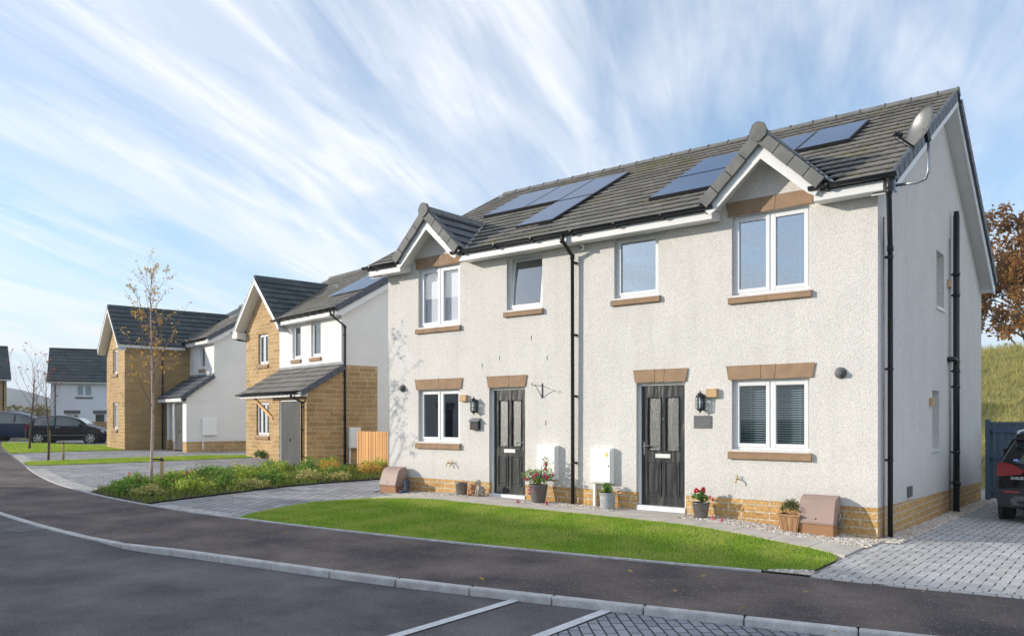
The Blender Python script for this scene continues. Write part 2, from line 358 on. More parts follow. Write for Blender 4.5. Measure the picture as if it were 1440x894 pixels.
M_slate = mat('slate_plate', (.13,.13,.135), .5, .1, 5)
M_yellow = mat('yellow_sticker', (.75,.6,.05), .5)
M_dish = mat('dish_metal', (.23,.225,.215), .38, .1, 3, metal=.6)
M_galv = mat('galvanised', (.30,.32,.34), .4, .2, 10, metal=.7)
M_pine = mat('new_timber', (.66,.36,.14), .7, .25, 3, .3, 30, stretch=(1,1,.08))
M_bluewood = mat('blue_painted_wood', (.075,.12,.18), .55, .15, 3, .25, 30, stretch=(1,1,.1))
M_stake = mat('stake_timber', (.42,.30,.15), .8, .2, 10)

M_satin = mat('satin_silver', (.72,.72,.70), .4, .03, metal=.2)
def door_mat():
    m, t, out = nt('grained_grey_door'); L = t.links.new
    b = N(t, 'ShaderNodeBsdfPrincipled'); b.inputs['Roughness'].default_value = .38; b.inputs['Specular IOR Level'].default_value = .5
    tc = N(t, 'ShaderNodeTexCoord'); mp = N(t, 'ShaderNodeMapping'); mp.inputs['Scale'].default_value = (1,1,.22); L(tc.outputs['Object'], mp.inputs[0])
    n = N(t, 'ShaderNodeTexNoise'); n.inputs['Scale'].default_value = 9; n.inputs['Detail'].default_value = 2; L(mp.outputs[0], n.inputs['Vector'])
    w = N(t, 'ShaderNodeMath', operation='MULTIPLY'); L(n.outputs['Fac'], w.inputs[0]); w.inputs[1].default_value = 14
    s = N(t, 'ShaderNodeMath', operation='FRACT'); L(w.outputs[0], s.inputs[0])
    cr = N(t, 'ShaderNodeValToRGB'); L(s.outputs[0], cr.inputs[0])
    cr.color_ramp.elements[0].color = (.020,.022,.024,1); cr.color_ramp.elements[1].color = (.032,.034,.036,1)
    L(cr.outputs[0], b.inputs['Base Color'])
    bp = N(t, 'ShaderNodeBump'); bp.inputs['Strength'].default_value = .5; bp.inputs['Distance'].default_value = .004; L(s.outputs[0], bp.inputs['Height']); L(bp.outputs[0], b.inputs['Normal'])
    L(b.outputs[0], out.inputs['Surface']); return m
M_door = door_mat()
M_garage = mat('garage_door_grey', (.055,.062,.064), .45, .25, 3, .1, 6, stretch=(1,1,.4))

# ------------------------------------------------------------------ building helpers (local frame: front faces -y)
def Mx(p, rz=0): return Matrix.Translation(Vector(p)) @ Matrix.Rotation(rz, 4, 'Z')
def lerp_fn(pts):
    def f(x):
        if x <= pts[0][0]: return pts[0][1]
        for (a, za), (b, zb) in zip(pts, pts[1:]):
            if x <= b: return za + (zb-za)*(x-a)/(b-a)
        return pts[-1][1]
    return f
def wall(mb, x0, x1, y, base, top, holes=(), reveal=.14):
    """facing -y wall in mb.M frame with rectangular holes and reveals; base/top: number or list of (x,z)"""
    bf = lerp_fn(base if isinstance(base, list) else [(x0, base)]); tf = lerp_fn(top if isinstance(top, list) else [(x0, top)])
    xs = {x0, x1}
    for l in (base, top):
        if isinstance(l, list): xs |= {p[0] for p in l if x0 < p[0] < x1}
    for h in holes: xs |= {h[0], h[1]}
    xs = sorted(xs)
    for a, b in zip(xs, xs[1:]):
        mid = (a+b)/2
        hs = sorted([h for h in holes if h[0] < mid < h[1]], key=lambda h: h[2])
        za, zb = bf(a+1e-6), bf(b-1e-6)
        for h in hs:
            if h[2] > max(za, zb)+1e-4: mb.quad((a,y,za),(b,y,zb),(b,y,h[2]),(a,y,h[2]))
            za = zb = h[3]
        ta, tb = tf(a+1e-6), tf(b-1e-6)
        if max(ta, tb) > min(za, zb)+1e-4: mb.quad((a,y,za),(b,y,zb),(b,y,tb),(a,y,ta))
    for (a, b, c, d) in [h[:4] for h in holes]:
        e = y+reveal
        mb.quad((a,y,c),(a,y,d),(a,e,d),(a,e,c)); mb.quad((b,y,d),(b,y,c),(b,e,c),(b,e,d))
        mb.quad((a,y,d),(b,y,d),(b,e,d),(a,e,d))
        if c > bf((a+b)/2)+.01: mb.quad((b,y,c),(a,y,c),(a,e,c),(b,e,c))

def tiles(mb, o, u, s, n, ulen, slen, course=.3, tw=.3, keep=None, th=.042, seed=1, roll=True):
    """individual roof tiles. o: eave start, u: along eave, s: up slope, n: normal (unit)"""
    rr = random.Random(seed); o, u, s, n = map(Vector, (o, u, s, n))
    nc = int(math.ceil(slen/course)); nu = int(math.ceil(ulen/tw))
    for j in range(nc):
        sa = j*course; sb = min(sa+course+.03, slen+.0)
        off = (tw/2 if j % 2 else 0)
        for i in range(nu+1):
            ua = i*tw - off; ub = ua+tw-.006
            ua = max(ua, 0); ub = min(ub, ulen)
            if ub-ua < .03: continue
            if keep and not keep(o+u*((ua+ub)/2)+s*(sa+course/2)): continue
            h = th + rr.uniform(-.003,.004); sk = rr.uniform(-.004,.004)
            a = o+u*ua+s*(sa+sk); b = o+u*ub+s*(sa+sk); c = o+u*ub+s*sb; d = o+u*ua+s*sb
            if roll:
                # profile across width: flat - slight roll - flat
                k = [0,.12,.2,.3,.38,.5,.62,.7,.8,.88,1]; hv = [0,0,.004,.004,0,0,0,.004,.004,0,0]
            else: k = [0,1]; hv = [0,0]
            vs = []
            for kk, e in zip(k, hv):
                p = a.lerp(b, kk); q = d.lerp(c, kk)
                vs += [tuple(p+n*(h*.5)), tuple(p+n*(h+e)), tuple(q+n*(.004+e))]
            fs = []
            for q in range(len(k)-1):
                fs += [(3*q, 3*q+3, 3*q+4, 3*q+1), (3*q+1, 3*q+4, 3*q+5, 3*q+2)]
            e0 = 3*(len(k)-1)
            fs += [(0,1,2), (e0+2, e0+1, e0)]
            mb.add(vs, fs)
def slope_vec(run, rise):
    l = math.hypot(run, rise); return run/l, rise/l, l

def window(parent, M, x0, x1, z0, z1, lights=2, glass=None, blind=None, cill=True, opened=False, tw=.055, name='window', rail=False):
    """uPVC window set back in its opening. M: frame matrix"""
    glass = glass or M_glass
    f = MB(M); y0, y1 = .075, .14
    f.box(x0, x0+tw, y0, y1, z0, z1); f.box(x1-tw, x1, y0, y1, z0, z1)
    f.box(x0+tw, x1-tw, y0, y1, z1-tw, z1); f.box(x0+tw, x1-tw, y0, y1, z0, z0+tw)
    w = (x1-x0)/lights
    for i in range(1, lights): f.box(x0+w*i-.025, x0+w*i+.025, y0, y1, z0+tw, z1-tw)
    win = f.build(name, parent, M_upvc, bevel=.004)
    if cill:
        c = MB(M); c.prism([(y0-.001, z0-.005), (-.012, z0-.022), (-.012, z0-.045), (y1, z0-.045), (y1, z0-.005)], 'x', x0+.003, x1-.003)
        c.build('cill', win, M_upvc, bevel=.003)
    for i in range(lights):
        a = x0+w*i+(tw*.72 if i == 0 else .02); b = x0+w*(i+1)-(tw*.72 if i == lights-1 else .02)
        c, d = z0+tw*.72, z1-tw*.72
        M2 = M
        if opened:
            M2 = M @ Matrix.Translation((0, y0, c)) @ Matrix.Rotation(R(-7), 4, 'X').inverted() @ Matrix.Translation((0, -y0, -c))
            M2 = M @ Matrix.Translation((0, y0, d)) @ Matrix.Rotation(R(0), 4, 'X') @ Matrix.Translation((0, -y0, -d))
            M2 = M @ Matrix.Translation((0, y0, c)) @ Matrix.Rotation(R(-6), 4, 'X') @ Matrix.Translation((0, -y0, -c))
        s = MB(M2); sw = .058; ya, yb = y0-.013, y1-.02
        s.box(a, a+sw, ya, yb, c, d); s.box(b-sw, b, ya, yb, c, d); s.box(a+sw, b-sw, ya, yb, d-sw, d); s.box(a+sw, b-sw, ya, yb, c, c+sw)
        so = s.build('sash', win, M_upvc, bevel=.006)
        g = MB(M2); g.box(a+sw-.004, b-sw+.004, y0+.018, y0+.024, c+sw-.004, d-sw+.004)
        g.build('pane', win, glass)
    if blind == 'slats':
        b = MB(M); k = z0+.05; yb = .22
        rr = random.Random(int(x0*100)); tilt = .6
        while k < z1-.03:
            b.obox(((x0+x1)/2, yb, k), ((x1-x0)/2-.03, 0, 0), (0, .011, .011*tilt), (0, 0, .0012)); k += .036
        for q in (.18, .5, .82): b.box(x0+(x1-x0)*q-.004, x0+(x1-x0)*q+.004, yb+.012, yb+.014, z0+.04, z1-.03)
        b.build('blind', win, M_blind)
    elif blind == 'roller':
        b = MB(M); b.box(x0+.03, x1-.03, .17, .18, z0+.03, z1-.02); b.build('blind', win, M_blindw)
    elif blind == 'curtain':
        b = MB(M); b.smooth = True
        for (a, e) in ((x0-.02, x0+.22), (x1-.22, x1+.02)):
            n = 14; vs = []
            for i in range(n+1):
                xx = a+(e-a)*i/n; yy = .24+.02*math.sin(i*1.9)
                vs += [(xx, yy, z0-.1), (xx, yy, z1)]
            b.add(vs, [(2*i, 2*i+2, 2*i+3, 2*i+1) for i in range(n)])
        b.build('curtain', win, M_blindw)
    return win

def lintel(parent, M, x0, x1, z0, z1, flare=.035, joints=(.42, .58), name='lintel', m=None):
    mb = MB(M); j = [0]+list(joints)+[1]; w = x1-x0; g = .004
    for i in range(len(j)-1):
        def xb(t): return x0+w*t
        def xt(t): return x0-flare+(w+2*flare)*t
        a, b = j[i], j[i+1]
        ga = g if i else 0; gb = g if i < len(j)-2 else 0
        mb.prism([(xb(a)+ga, z0), (xb(b)-gb, z0), (xt(b)-gb, z1), (xt(a)+ga, z1)], 'y', -.022, .05)
    return mb.build(name, parent, m or M_sand, bevel=.006)
def stone_sill(parent, M, x0, x1, z0, z1, joint=.5, proj=.055, m=None):
    mb = MB(M); xs = [x0, x0+(x1-x0)*joint, x1] if joint else [x0, x1]
    for i, (a, b) in enumerate(zip(xs, xs[1:])):
        a2 = a+(.003 if i else 0); b2 = b-(.003 if i < len(xs)-2 else 0)
        mb.prism([(-proj, z0), (.06, z0), (.06, z1), (-.01, z1), (-proj, z1-.02)], 'x', a2, b2)
    return mb.build('sill', parent, m or M_sand, bevel=.006)

def gutter(parent, M, x0, x1, y, z, r=.056, step=.9, name='gutter', down=None):
    """half round gutter with brackets, top rim at z"""
    mb = MB(M); n = 8; prof = [(y + r*math.cos(math.pi + math.pi*k/n), z + r*math.sin(math.pi + math.pi*k/n)) for k in range(n+1)]
    vs = []; fs = []
    for xx in (x0, x1):
        vs += [(xx, p[0], p[1]) for p in prof] + [(xx, y+(p[0]-y)*.88, z+(p[1]-z)*.88) for p in prof]
    k = n+1
    for i in range(n):
        fs += [(i, i+1, 2*k+i+1, 2*k+i), (k+i+1, k+i, 3*k+i, 3*k+i+1), (i, k+i, k+i+1, i+1), (2*k+i+1, 3*k+i+1, 3*k+i, 2*k+i)]
    fs += [(0, k, 3*k, 2*k), (n, 2*k+n, 3*k+n, k+n)]
    mb.smooth = True; mb.add(vs, fs); mb.smooth = False
    for xx in (x0, x1):
        cap = [(y, z+.002)]+[(p[0], p[1]) for p in prof]
        mb.prism([(p[0], p[1]) for p in prof], 'x', xx-.006, xx+.006)
    xx = x0+.25
    while xx < x1-.05:
        mb.prism([(y-r-.008, z+.006), (y-r-.006, z-.03), (y-.03, z-r-.014), (y+.035, z-r-.012), (y+r+.02, z-r-.03), (y+r+.02, z-.0), (y+r-.012, z-.01), (y+.03, z-r-.002), (y-.03, z-r-.002), (y-r+.004, z-.02)], 'x', xx-.02, xx+.02)
        xx += step
    return mb.build(name, parent, M_black)
def downpipe(parent, M, pts, r=.034, brk=(), name='downpipe', normal=(0,1,0)):
    mb = MB(M); mb.tube(pts, r, 12)
    nv = Vector(normal)
    for i in (1, 2):
        if i < len(pts)-1: mb.cyl(Vector(pts[i])-Vector((0,0,.05)), Vector(pts[i])+Vector((0,0,.03)), r*1.22)
    x, y = pts[-1][0], pts[-1][1]
    for z in brk:
        mb.cyl((x, y, z-.02), (x, y, z+.02), r*1.2)
        p = Vector((x, y, z)); mb.bar(p, p+nv*.1, .07, .03)
        mb.bar(p+nv*.085+Vector((.05*abs(nv.y), .05*abs(nv.x), 0)), p+nv*.085-Vector((.05*abs(nv.y), .05*abs(nv.x), 0)), .012, .03)
    return mb.build(name, parent, M_black)

def barge(mb, a, b, w, y0, y1):
    """board along sloping line a->b (x,z) in the xz plane, hanging w below it"""
    (xa, za), (xb, zb) = a, b
    mb.prism([(xa, za), (xb, zb), (xb, zb-w), (xa, za-w)], 'y', y0, y1)

def wall_lantern(loc, rz, label, group):
    t = thing('wall_lantern', label, 'wall lamp', loc, rz, group)
    b = MB()   # back plate, cage, roof; wall plane is y=0, lamp towards -y
    b.box(-.035,.035,-.02,0,-.12,.13)
    for k in range(6):
        a = math.pi*k/3+.3; a2 = a+math.pi/3; r = .068
        p = (r*math.cos(a), -.085+r*math.sin(a)*.9); q = (r*math.cos(a2), -.085+r*math.sin(a2)*.9)
        b.cyl((p[0],p[1],-.1), (p[0],p[1],.09), .006, n=6)
        for z in (-.1, .09, -.02): b.cyl((p[0],p[1],z), (q[0],q[1],z), .006 if z != -.02 else .003, n=6)
    b.lathe([(.075,.09),(.082,.10),(.05,.14),(.03,.155),(.012,.16),(.012,.18),(.004,.19)], (0,-.085,0), 6)
    b.lathe([(.004,-.17),(.012,-.165),(.012,-.145),(.04,-.13),(.072,-.1)], (0,-.085,0), 6)
    b.build('cage', t, M_black)
    g = MB(); g.lathe([(.058,-.095),(.058,.085)], (0,-.085,0), 6, closed=False); g.build('glass', t, M_glass)
    l = MB(); l.lathe([(.012,-.08),(.018,-.04),(.02,0),(.012,.03),(.004,.045)], (0,-.085,0), 10); l.build('bulb', t, M_upvc)
    return t

def meter_cabinet(loc, rz, label, group, w=.43, h=.62, leg=0, sticker=False, d=.13):
    t = thing('meter_cabinet', label, 'meter box', loc, rz, group)
    b = MB(); b.box(-w/2, w/2, -d+.02, 0, 0, h); b.build('box', t, M_meter, bevel=.008)
    b = MB(); b.box(-w/2+.012, w/2-.012, -d, -d+.018, .02, h-.02); b.build('door', t, M_meter, bevel=.008)
    b = MB(); b.cyl((w/2-.045, -d-.004, h*.5), (w/2-.045, -d, h*.5), .012); b.build('lock', t, M_black)
    if sticker:
        b = MB(); b.prism([(w/2-.11, h-.12), (w/2-.05, h-.12), (w/2-.08, h-.055)], 'y', -d-.002, -d)
        b.box(w/2-.11, w/2-.05, -d-.002, -d, h-.145, h-.122); b.build('warning_sticker', t, M_yellow)
    if leg:
        b = MB(); b.box(-w/2+.03, -w/2+.075, -.07, -.02, -leg, 0); b.build('cable_duct', t, M_meter)
    return t

# ================================================================== MAIN SEMI-DETACHED HOUSE
XL, W = -10.09, 8.85
SM, RY, RZ = .56, 4.42, 7.50          # front roof pitch, ridge y, ridge z
EY, EZ = -.35, 4.83                    # eave front edge of tiles
SBK = (RZ-4.66)/(9.02-RY)              # rear pitch
GX = (-1.545, -8.545)                  # gablet centres
GZ, GH, GP = 5.84, .93, .965           # gablet apex tile z at front, half width, pitch
def zroof(y): return EZ + SM*(y-EY)*(RZ-EZ)/(SM*(RY-EY))

house = thing('semi_detached_house', 'white roughcast semi-detached pair with two small front gables, two charcoal doors and rooftop solar panels', 'house', (0,0,0))
I = Matrix()
SIDE = Matrix.Rotation(R(90), 4, 'Z')      # local x -> +Y, local -y -> +X : right gable wall facing +X
def eavetop(): 
    p = [(XL, 4.72)]
    for c in sorted(GX): p += [(c-.97, 4.72), (c-.969, 4.80), (c, 5.62), (c+.969, 4.80), (c+.97, 4.72)]
    return p
low_r = (-2.15,-.945,1.06,2.15); low_l = (-9.145,-7.95,1.06,2.15)
up_r = (-2.15,-.945,3.47,4.71); up_l = (-9.145,-7.95,3.47,4.71)
mid_l = (-6.72,-5.865,3.63,4.68); mid_r = (-4.30,-3.43,3.63,4.68)
door_l = (-7.165,-6.27,.02,2.15); door_r = (-3.86,-2.945,.02,2.15)
holes = [low_r, low_l, up_r, up_l, mid_l, mid_r, door_l, door_r]
w = MB(); wall(w, XL, 0, 0, .288, eavetop(), [h if h[2] > .3 else (h[0], h[1], .28, h[3]) for h in holes], reveal=.15)
fw = w.build('front_wall', house, M_render)
# plinth between doors, set 4 mm back from the render
for a, b in ((XL+.004, door_l[0]), (door_l[1], door_r[0]), (door_r[1], -.004)):
    w = MB(); w.box(a, b, .006, .15, -.6, .286); w.build('plinth', house, M_stone)
w = MB(); ylo, yhi = .01, W-.01
w.prism([(ylo+.14, -.8), (yhi, -.8), (yhi, .105), (ylo+.14, .283)], 'x', -.15, -.006); w.build('gable_plinth', house, M_stone)
w = MB(); w.box(XL+.006, XL+.15, .01, W, -.6, .28); w.build('plinth', house, M_stone); w = MB(); w.box(XL+.15, -.15, W-.15, W-.006, -.8, .1); w.build('rear_plinth', house, M_stone)
# gable walls (right: faces +X), left and rear
hsr = [(3.60, 4.20, 1.0, 2.04), (3.95, 4.64, 3.56, 4.57)]
def gtop(off): return [(0, zroof(0)-off), (RY, RZ-off), (W, RZ-SBK*(W-RY)-off)]
w = MB(SIDE); wall(w, 0, W, 0, [(0,.288),(W,.108)], gtop(.09), hsr, reveal=.24); w.build('gable_wall', house, M_render)
w = MB(Matrix.Translation((XL,0,0)) @ Matrix.Scale(-1, 4, (1,0,0)) @ SIDE); wall(w, 0, W, 0, [(0,.288),(W,.108)], gtop(.09)); w.build('gable_wall', house, M_render)
w = MB(Matrix.Translation((0,W,0)) @ Matrix.Rotation(R(180),4,'Z')); wall(w, 0, -XL, 0, .1, RZ-SBK*(W-RY)-.06, [(1.2,2.4,1,2.1),(5.8,7,1,2.1),(3,4,0.15,2.1),(1.2,2.2,3.5,4.4)]); w.build('rear_wall', house, M_render)
# inner shell so the windows look into rooms
w = MB(); w.box(XL+.16, -.16, 2.4, 2.45, 0, 4.9); w.box(XL+.16, -.16, .16, 8.6, 2.55, 2.75); w.box(XL+.16,-.16,.16,8.6,4.75,4.8); w.box(XL+.16,-.16,.16,8.6,-.05,.02)
w.box(-5.09,-4.99,.16,8.6,.02,4.75); w.box(-7.9,-7.8,.16,2.4,.02,2.55); w.box(-2.3,-2.2,.16,2.4,.02,2.55)
w.build('interior', house, M_room)
w = MB(); w.box(-9.0,-8.2,2.0,2.38,.02,1.9); w.build('cupboard', house, M_slate)

# windows
window(house, I, *low_r, blind='slats'); window(house, I, *low_l)
window(house, I, *up_r, blind='slats', glass=M_glass_hi); window(house, I, *up_l, blind='roller', glass=glass_mat('clear_window_glass', .03, (.97,.98,1), fk=.25))
window(house, I, *mid_l, lights=1, opened=True, glass=glass_mat('tilted_window_glass', .10, fk=.35)); window(house, I, *mid_r, lights=1, blind='slats', glass=M_glass_hi)
for h in hsr: window(house, SIDE @ Matrix.Translation((0,.10,0)), *h, lights=1)
for h in [(1.2,2.4,1,2.1),(5.8,7,1,2.1),(1.2,2.2,3.5,4.4)]: window(house, Matrix.Translation((0,W,0)) @ Matrix.Rotation(R(180),4,'Z'), *h)
RM = Matrix.Translation((0,W,0)) @ Matrix.Rotation(R(180),4,'Z')
w = MB(RM); w.box(3,4,.05,.1,.15,2.1); w.build('door', house, M_door)
# sandstone dressings
for h in (low_r, low_l): lintel(house, I, h[0]-.045, h[1]+.045, 2.155, 2.365, joints=(.40,.57) if h is low_r else (.51,))
for h in (up_r, up_l): lintel(house, I, h[0]-.045, h[1]+.045, 4.715, 4.93, joints=(.40,.57) if h is up_r else (.51,))
lintel(house, I, door_r[0]-.01, door_r[1]+.01, 2.155, 2.365, joints=(.40,.58)); lintel(house, I, door_l[0]-.01, door_l[1]+.01, 2.155, 2.37, joints=(.57,))
for h in (low_r, low_l): stone_sill(house, I, h[0]-.04, h[1]+.035, .915, 1.03, .48)
for h in (up_r, up_l): stone_sill(house, I, h[0]-.04, h[1]+.035, 3.34, 3.44, .48)
for h in (mid_l, mid_r): stone_sill(house, I, h[0]-.04, h[1]+.03, 3.50, 3.60, None)
w = MB(SIDE)
for h in hsr: w.box(h[0]-.04, h[1]+.04, -.03, .05, h[2]-.045, h[2]-.006)
w.build('sill', house, M_upvc)
# slate weep vents in the render
w = MB()
for (x, z) in ((-6.12,3.02),(-5.75,2.63),(-6.9,2.68),(-7.35,2.55),(-5.78,1.42)): w.box(x-.006, x+.006, -.004, .01, z, z+.085)
w.build('weep_vent', house, M_black)

# doors -------------------------------------------------------------
def front_door(h, hinge_right):
    x0, x1, z0, z1 = h
    f = MB(); yy0, yy1 = .075, .15
    f.box(x0, x0+.05, yy0, yy1, z0, z1); f.box(x1-.05, x1, yy0, yy1, z0, z1); f.box(x0+.05, x1-.05, yy0, yy1, z1-.05, z1)
    f.box(x0-.0, x1+.0, -.015, yy1, z0-.03, z0+.055)
    d = MB(); a, b, c, e = x0+.056, x1-.056, z0+.06, z1-.056; yd = .095; wd = b-a
    cx = (a+b)/2; gl = (c+.93, e-.2)
    # slab with two glazed slots
    st = .115; ml = .05
    d.box(a, a+st, yd, yd+.05, c, e); d.box(b-st, b, yd, yd+.05, c, e)
    d.box(a+st, b-st, yd, yd+.05, c, gl[0]); d.box(a+st, b-st, yd, yd+.05, gl[1], e); d.box(cx-ml, cx+ml, yd, yd+.05, *gl)
    door = d.build('door', house, M_door)
    f.build('door_frame', house, M_upvc, bevel=.004)
    m = MB()
    for (p, q) in ((a+st, cx-ml), (cx+ml, b-st)):
        for (r0, r1) in (gl, (c+.17, c+.72)):
            k = .018
            m.box(p-k, p, yd-.014, yd, r0-k, r1+k); m.box(q, q+k, yd-.014, yd, r0-k, r1+k)
            m.box(p, q, yd-.014, yd, r1, r1+k); m.box(p, q, yd-.014, yd, r0-k, r0)
        m.box(p+.03, q-.03, yd-.009, yd, c+.20, c+.69)
    m.build('moulding', door, M_door, bevel=.004)
    for (p, q) in ((a+st, cx-ml), (cx+ml, b-st)):
        g = MB(); g.box(p-.003, q+.003, yd+.016, yd+.024, gl[0]-.003, gl[1]+.003); g.build('pane', door, M_obsc)
    g = MB(); g.box(cx-.14, cx+.14, yd-.012, yd, c+.80, c+.87); g.build('letter_plate', door, M_satin, bevel=.004)
    g = MB(); hx = (a+.05) if hinge_right else (b-.05); sg = 1 if hinge_right else -1
    g.box(hx-.016, hx+.016, yd-.008, yd, c+.84, c+1.07); g.cyl((hx, yd-.04, c+1.0), (hx, yd, c+1.0), .011); g.bar((hx-.01*sg, yd-.045, c+1.0), (hx+.115*sg, yd-.045, c+1.0), .018, .016)
    g.build('handle', door, M_chrome)
    g = MB(); g.cyl((cx, yd-.006, c+1.45), (cx, yd, c+1.45), .012); g.build('spyhole', door, M_chrome)
    s = MB(); s.box(x0-.0, x1+.0, -.03, .14, z0-.2, z0-.032); s.build('doorstep', house, M_lead)
front_door(door_l, False); front_door(door_r, True)

# eaves boxes, fascias, gutters --------------------------------------
secs = ((XL-.28, GX[1]-.83), (GX[1]+.86, GX[0]-.80), (GX[0]+.76, .14))
for i, (a, b) in enumerate(secs):
    w = MB(); w.prism([(-.31,4.79),(-.31,4.655),(-.0,4.67),(.0,4.79)], 'x', a, b)
    w.build('eaves_box', house, M_white, bevel=.004)
gs = ((XL-.38, GX[1]-.80), (GX[1]+.72, GX[0]-.76), (GX[0]+.72, .335))
for i, (a, b) in enumerate(gs): gutter(house, I, a, b, -.385, 4.845, step=.88)

# main roof ----------------------------------------------------------
X0r, X1r = XL-.30, .27
ru, rw, rl = slope_vec(RY-EY, RZ-EZ)
def keep_main(p):
    for c in GX:
        zg = GZ-.02 - GP*abs(p.x-c)
        if p.y < 1.5 and zg > p.z+.04: return False
    return True
t_ = MB(); tiles(t_, (X0r,EY,EZ), (1,0,0), (0,ru,rw), (0,-rw,ru), X1r-X0r, rl-.02, course=.305, tw=.33, keep=keep_main, seed=3)
roof = t_.build('roof', house, M_tile)
bu, bw, bl = slope_vec(9.02-RY, RZ-4.66)
t_ = MB(); tiles(t_, (X1r,9.02,4.66), (-1,0,0), (0,-bu,bw), (0,bw,bu), X1r-X0r, bl-.02, course=.305, tw=.33, seed=4, roll=False); t_.build('roof', house, M_tile)
# sarking under the tiles (cut away under the gablets) so no light leaks
w = MB()
w.quad((X0r+.03,RY,RZ-.03),(X1r-.02,RY,RZ-.03),(X1r-.02,9.0,4.64),(X0r+.03,9.0,4.64))
xs = [X0r+.03]
for c in sorted(GX): xs += [c-1.02, c+1.02]
xs.append(X1r-.02)
for i in range(0, len(xs)-1):
    y0 = EY+.02 if i % 2 == 0 else 1.45
    w.quad((xs[i],y0,zroof(y0)-.012),(xs[i+1],y0,zroof(y0)-.012),(xs[i+1],RY,RZ-.014),(xs[i],RY,RZ-.014))
for c in GX:
    for s_ in (-1, 1):
        w.add([(c,1.45,GZ-.06),(c,-.33,GZ-.06),(c+s_*1.0,-.33,GZ-.06-GP),(c+s_*1.0,1.45,GZ-.06-GP)], [(0,1,2,3)])
w.build('roof_underlay', house, M_black)
# ridge tiles
w = MB(); xx = X0r
while xx < X1r-.05:
    e = min(xx+.445, X1r+.02)
    w.prism([(RY-.15,RZ-.05),(RY-.13,RZ-.03),(RY-.05,RZ+.045),(RY+.05,RZ+.045),(RY+.13,RZ-.035),(RY+.15,RZ-.055)], 'x', xx+.004, e-.004)
    w.prism([(RY-.16,RZ-.055),(RY-.135,RZ-.02),(RY-.055,RZ+.06),(RY+.055,RZ+.06),(RY+.135,RZ-.025),(RY+.16,RZ-.06)], 'x', e-.03, e-.005)
    xx += .45
w.build('ridge', house, M_verge)
# verges: stepped caps + white bargeboards + soffit, both gable ends
for sx, xo in ((1, X1r), (-1, X0r)):
    for (y0, z0, y1, z1, L_) in ((EY, EZ, RY, RZ, rl), (9.02, 4.66, RY, RZ, bl)):
        w = MB(); n = int(L_/.305); d = Vector((0, y1-y0, z1-z0)).normalized(); nn = Vector((0, -d.z, d.y)) if y1 > y0 else Vector((0, d.z, -d.y))
        for k in range(n):
            a = Vector((xo, y0, z0)) + d*(k*.305+.01) ; b = a + d*.275
            m_ = (a+b)/2 + nn*(-.045)
            w.obox(m_, (.03,0,0), d*.137, nn*.085 + d*.0)
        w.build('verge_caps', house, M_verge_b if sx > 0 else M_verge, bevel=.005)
    w = MB()
    xa = xo-.045*sx; xb = xo-.02*sx
    w.prism([(EY+.02, EZ-.11),(RY, RZ-.11),(9.02, 4.66-.11),(9.02, 4.66-.30),(8.86,4.66-.30),(RY, RZ-.30),(-.02,zroof(-.02)-.30),(-.30,4.66)], 'x', min(xa,xb), max(xa,xb))
    w.build('bargeboard', house, M_white)
    w = MB(); xw = 0 if sx > 0 else XL
    for (ya, za, yb, zb) in ((-.30,zroof(-.30)-.26,RY,RZ-.26),(8.99,4.68-.26,RY,RZ-.26)):
        w.add([(xw-.02*sx,ya,za),(xa,ya,za),(xa,yb,zb),(xw-.02*sx,yb,zb)], [(0,1,2,3)])
    w.box(min(xw, xa), max(xw,xa), 8.80, 9.0, 4.40, 4.66-.08)
    w.build('soffit', house, M_white)
gutter(house, Matrix.Translation((0,9.0+9.0,0)) @ Matrix.Scale(-1,4,(0,1,0)), X0r-.05, X1r+.05, 8.93, 4.62)

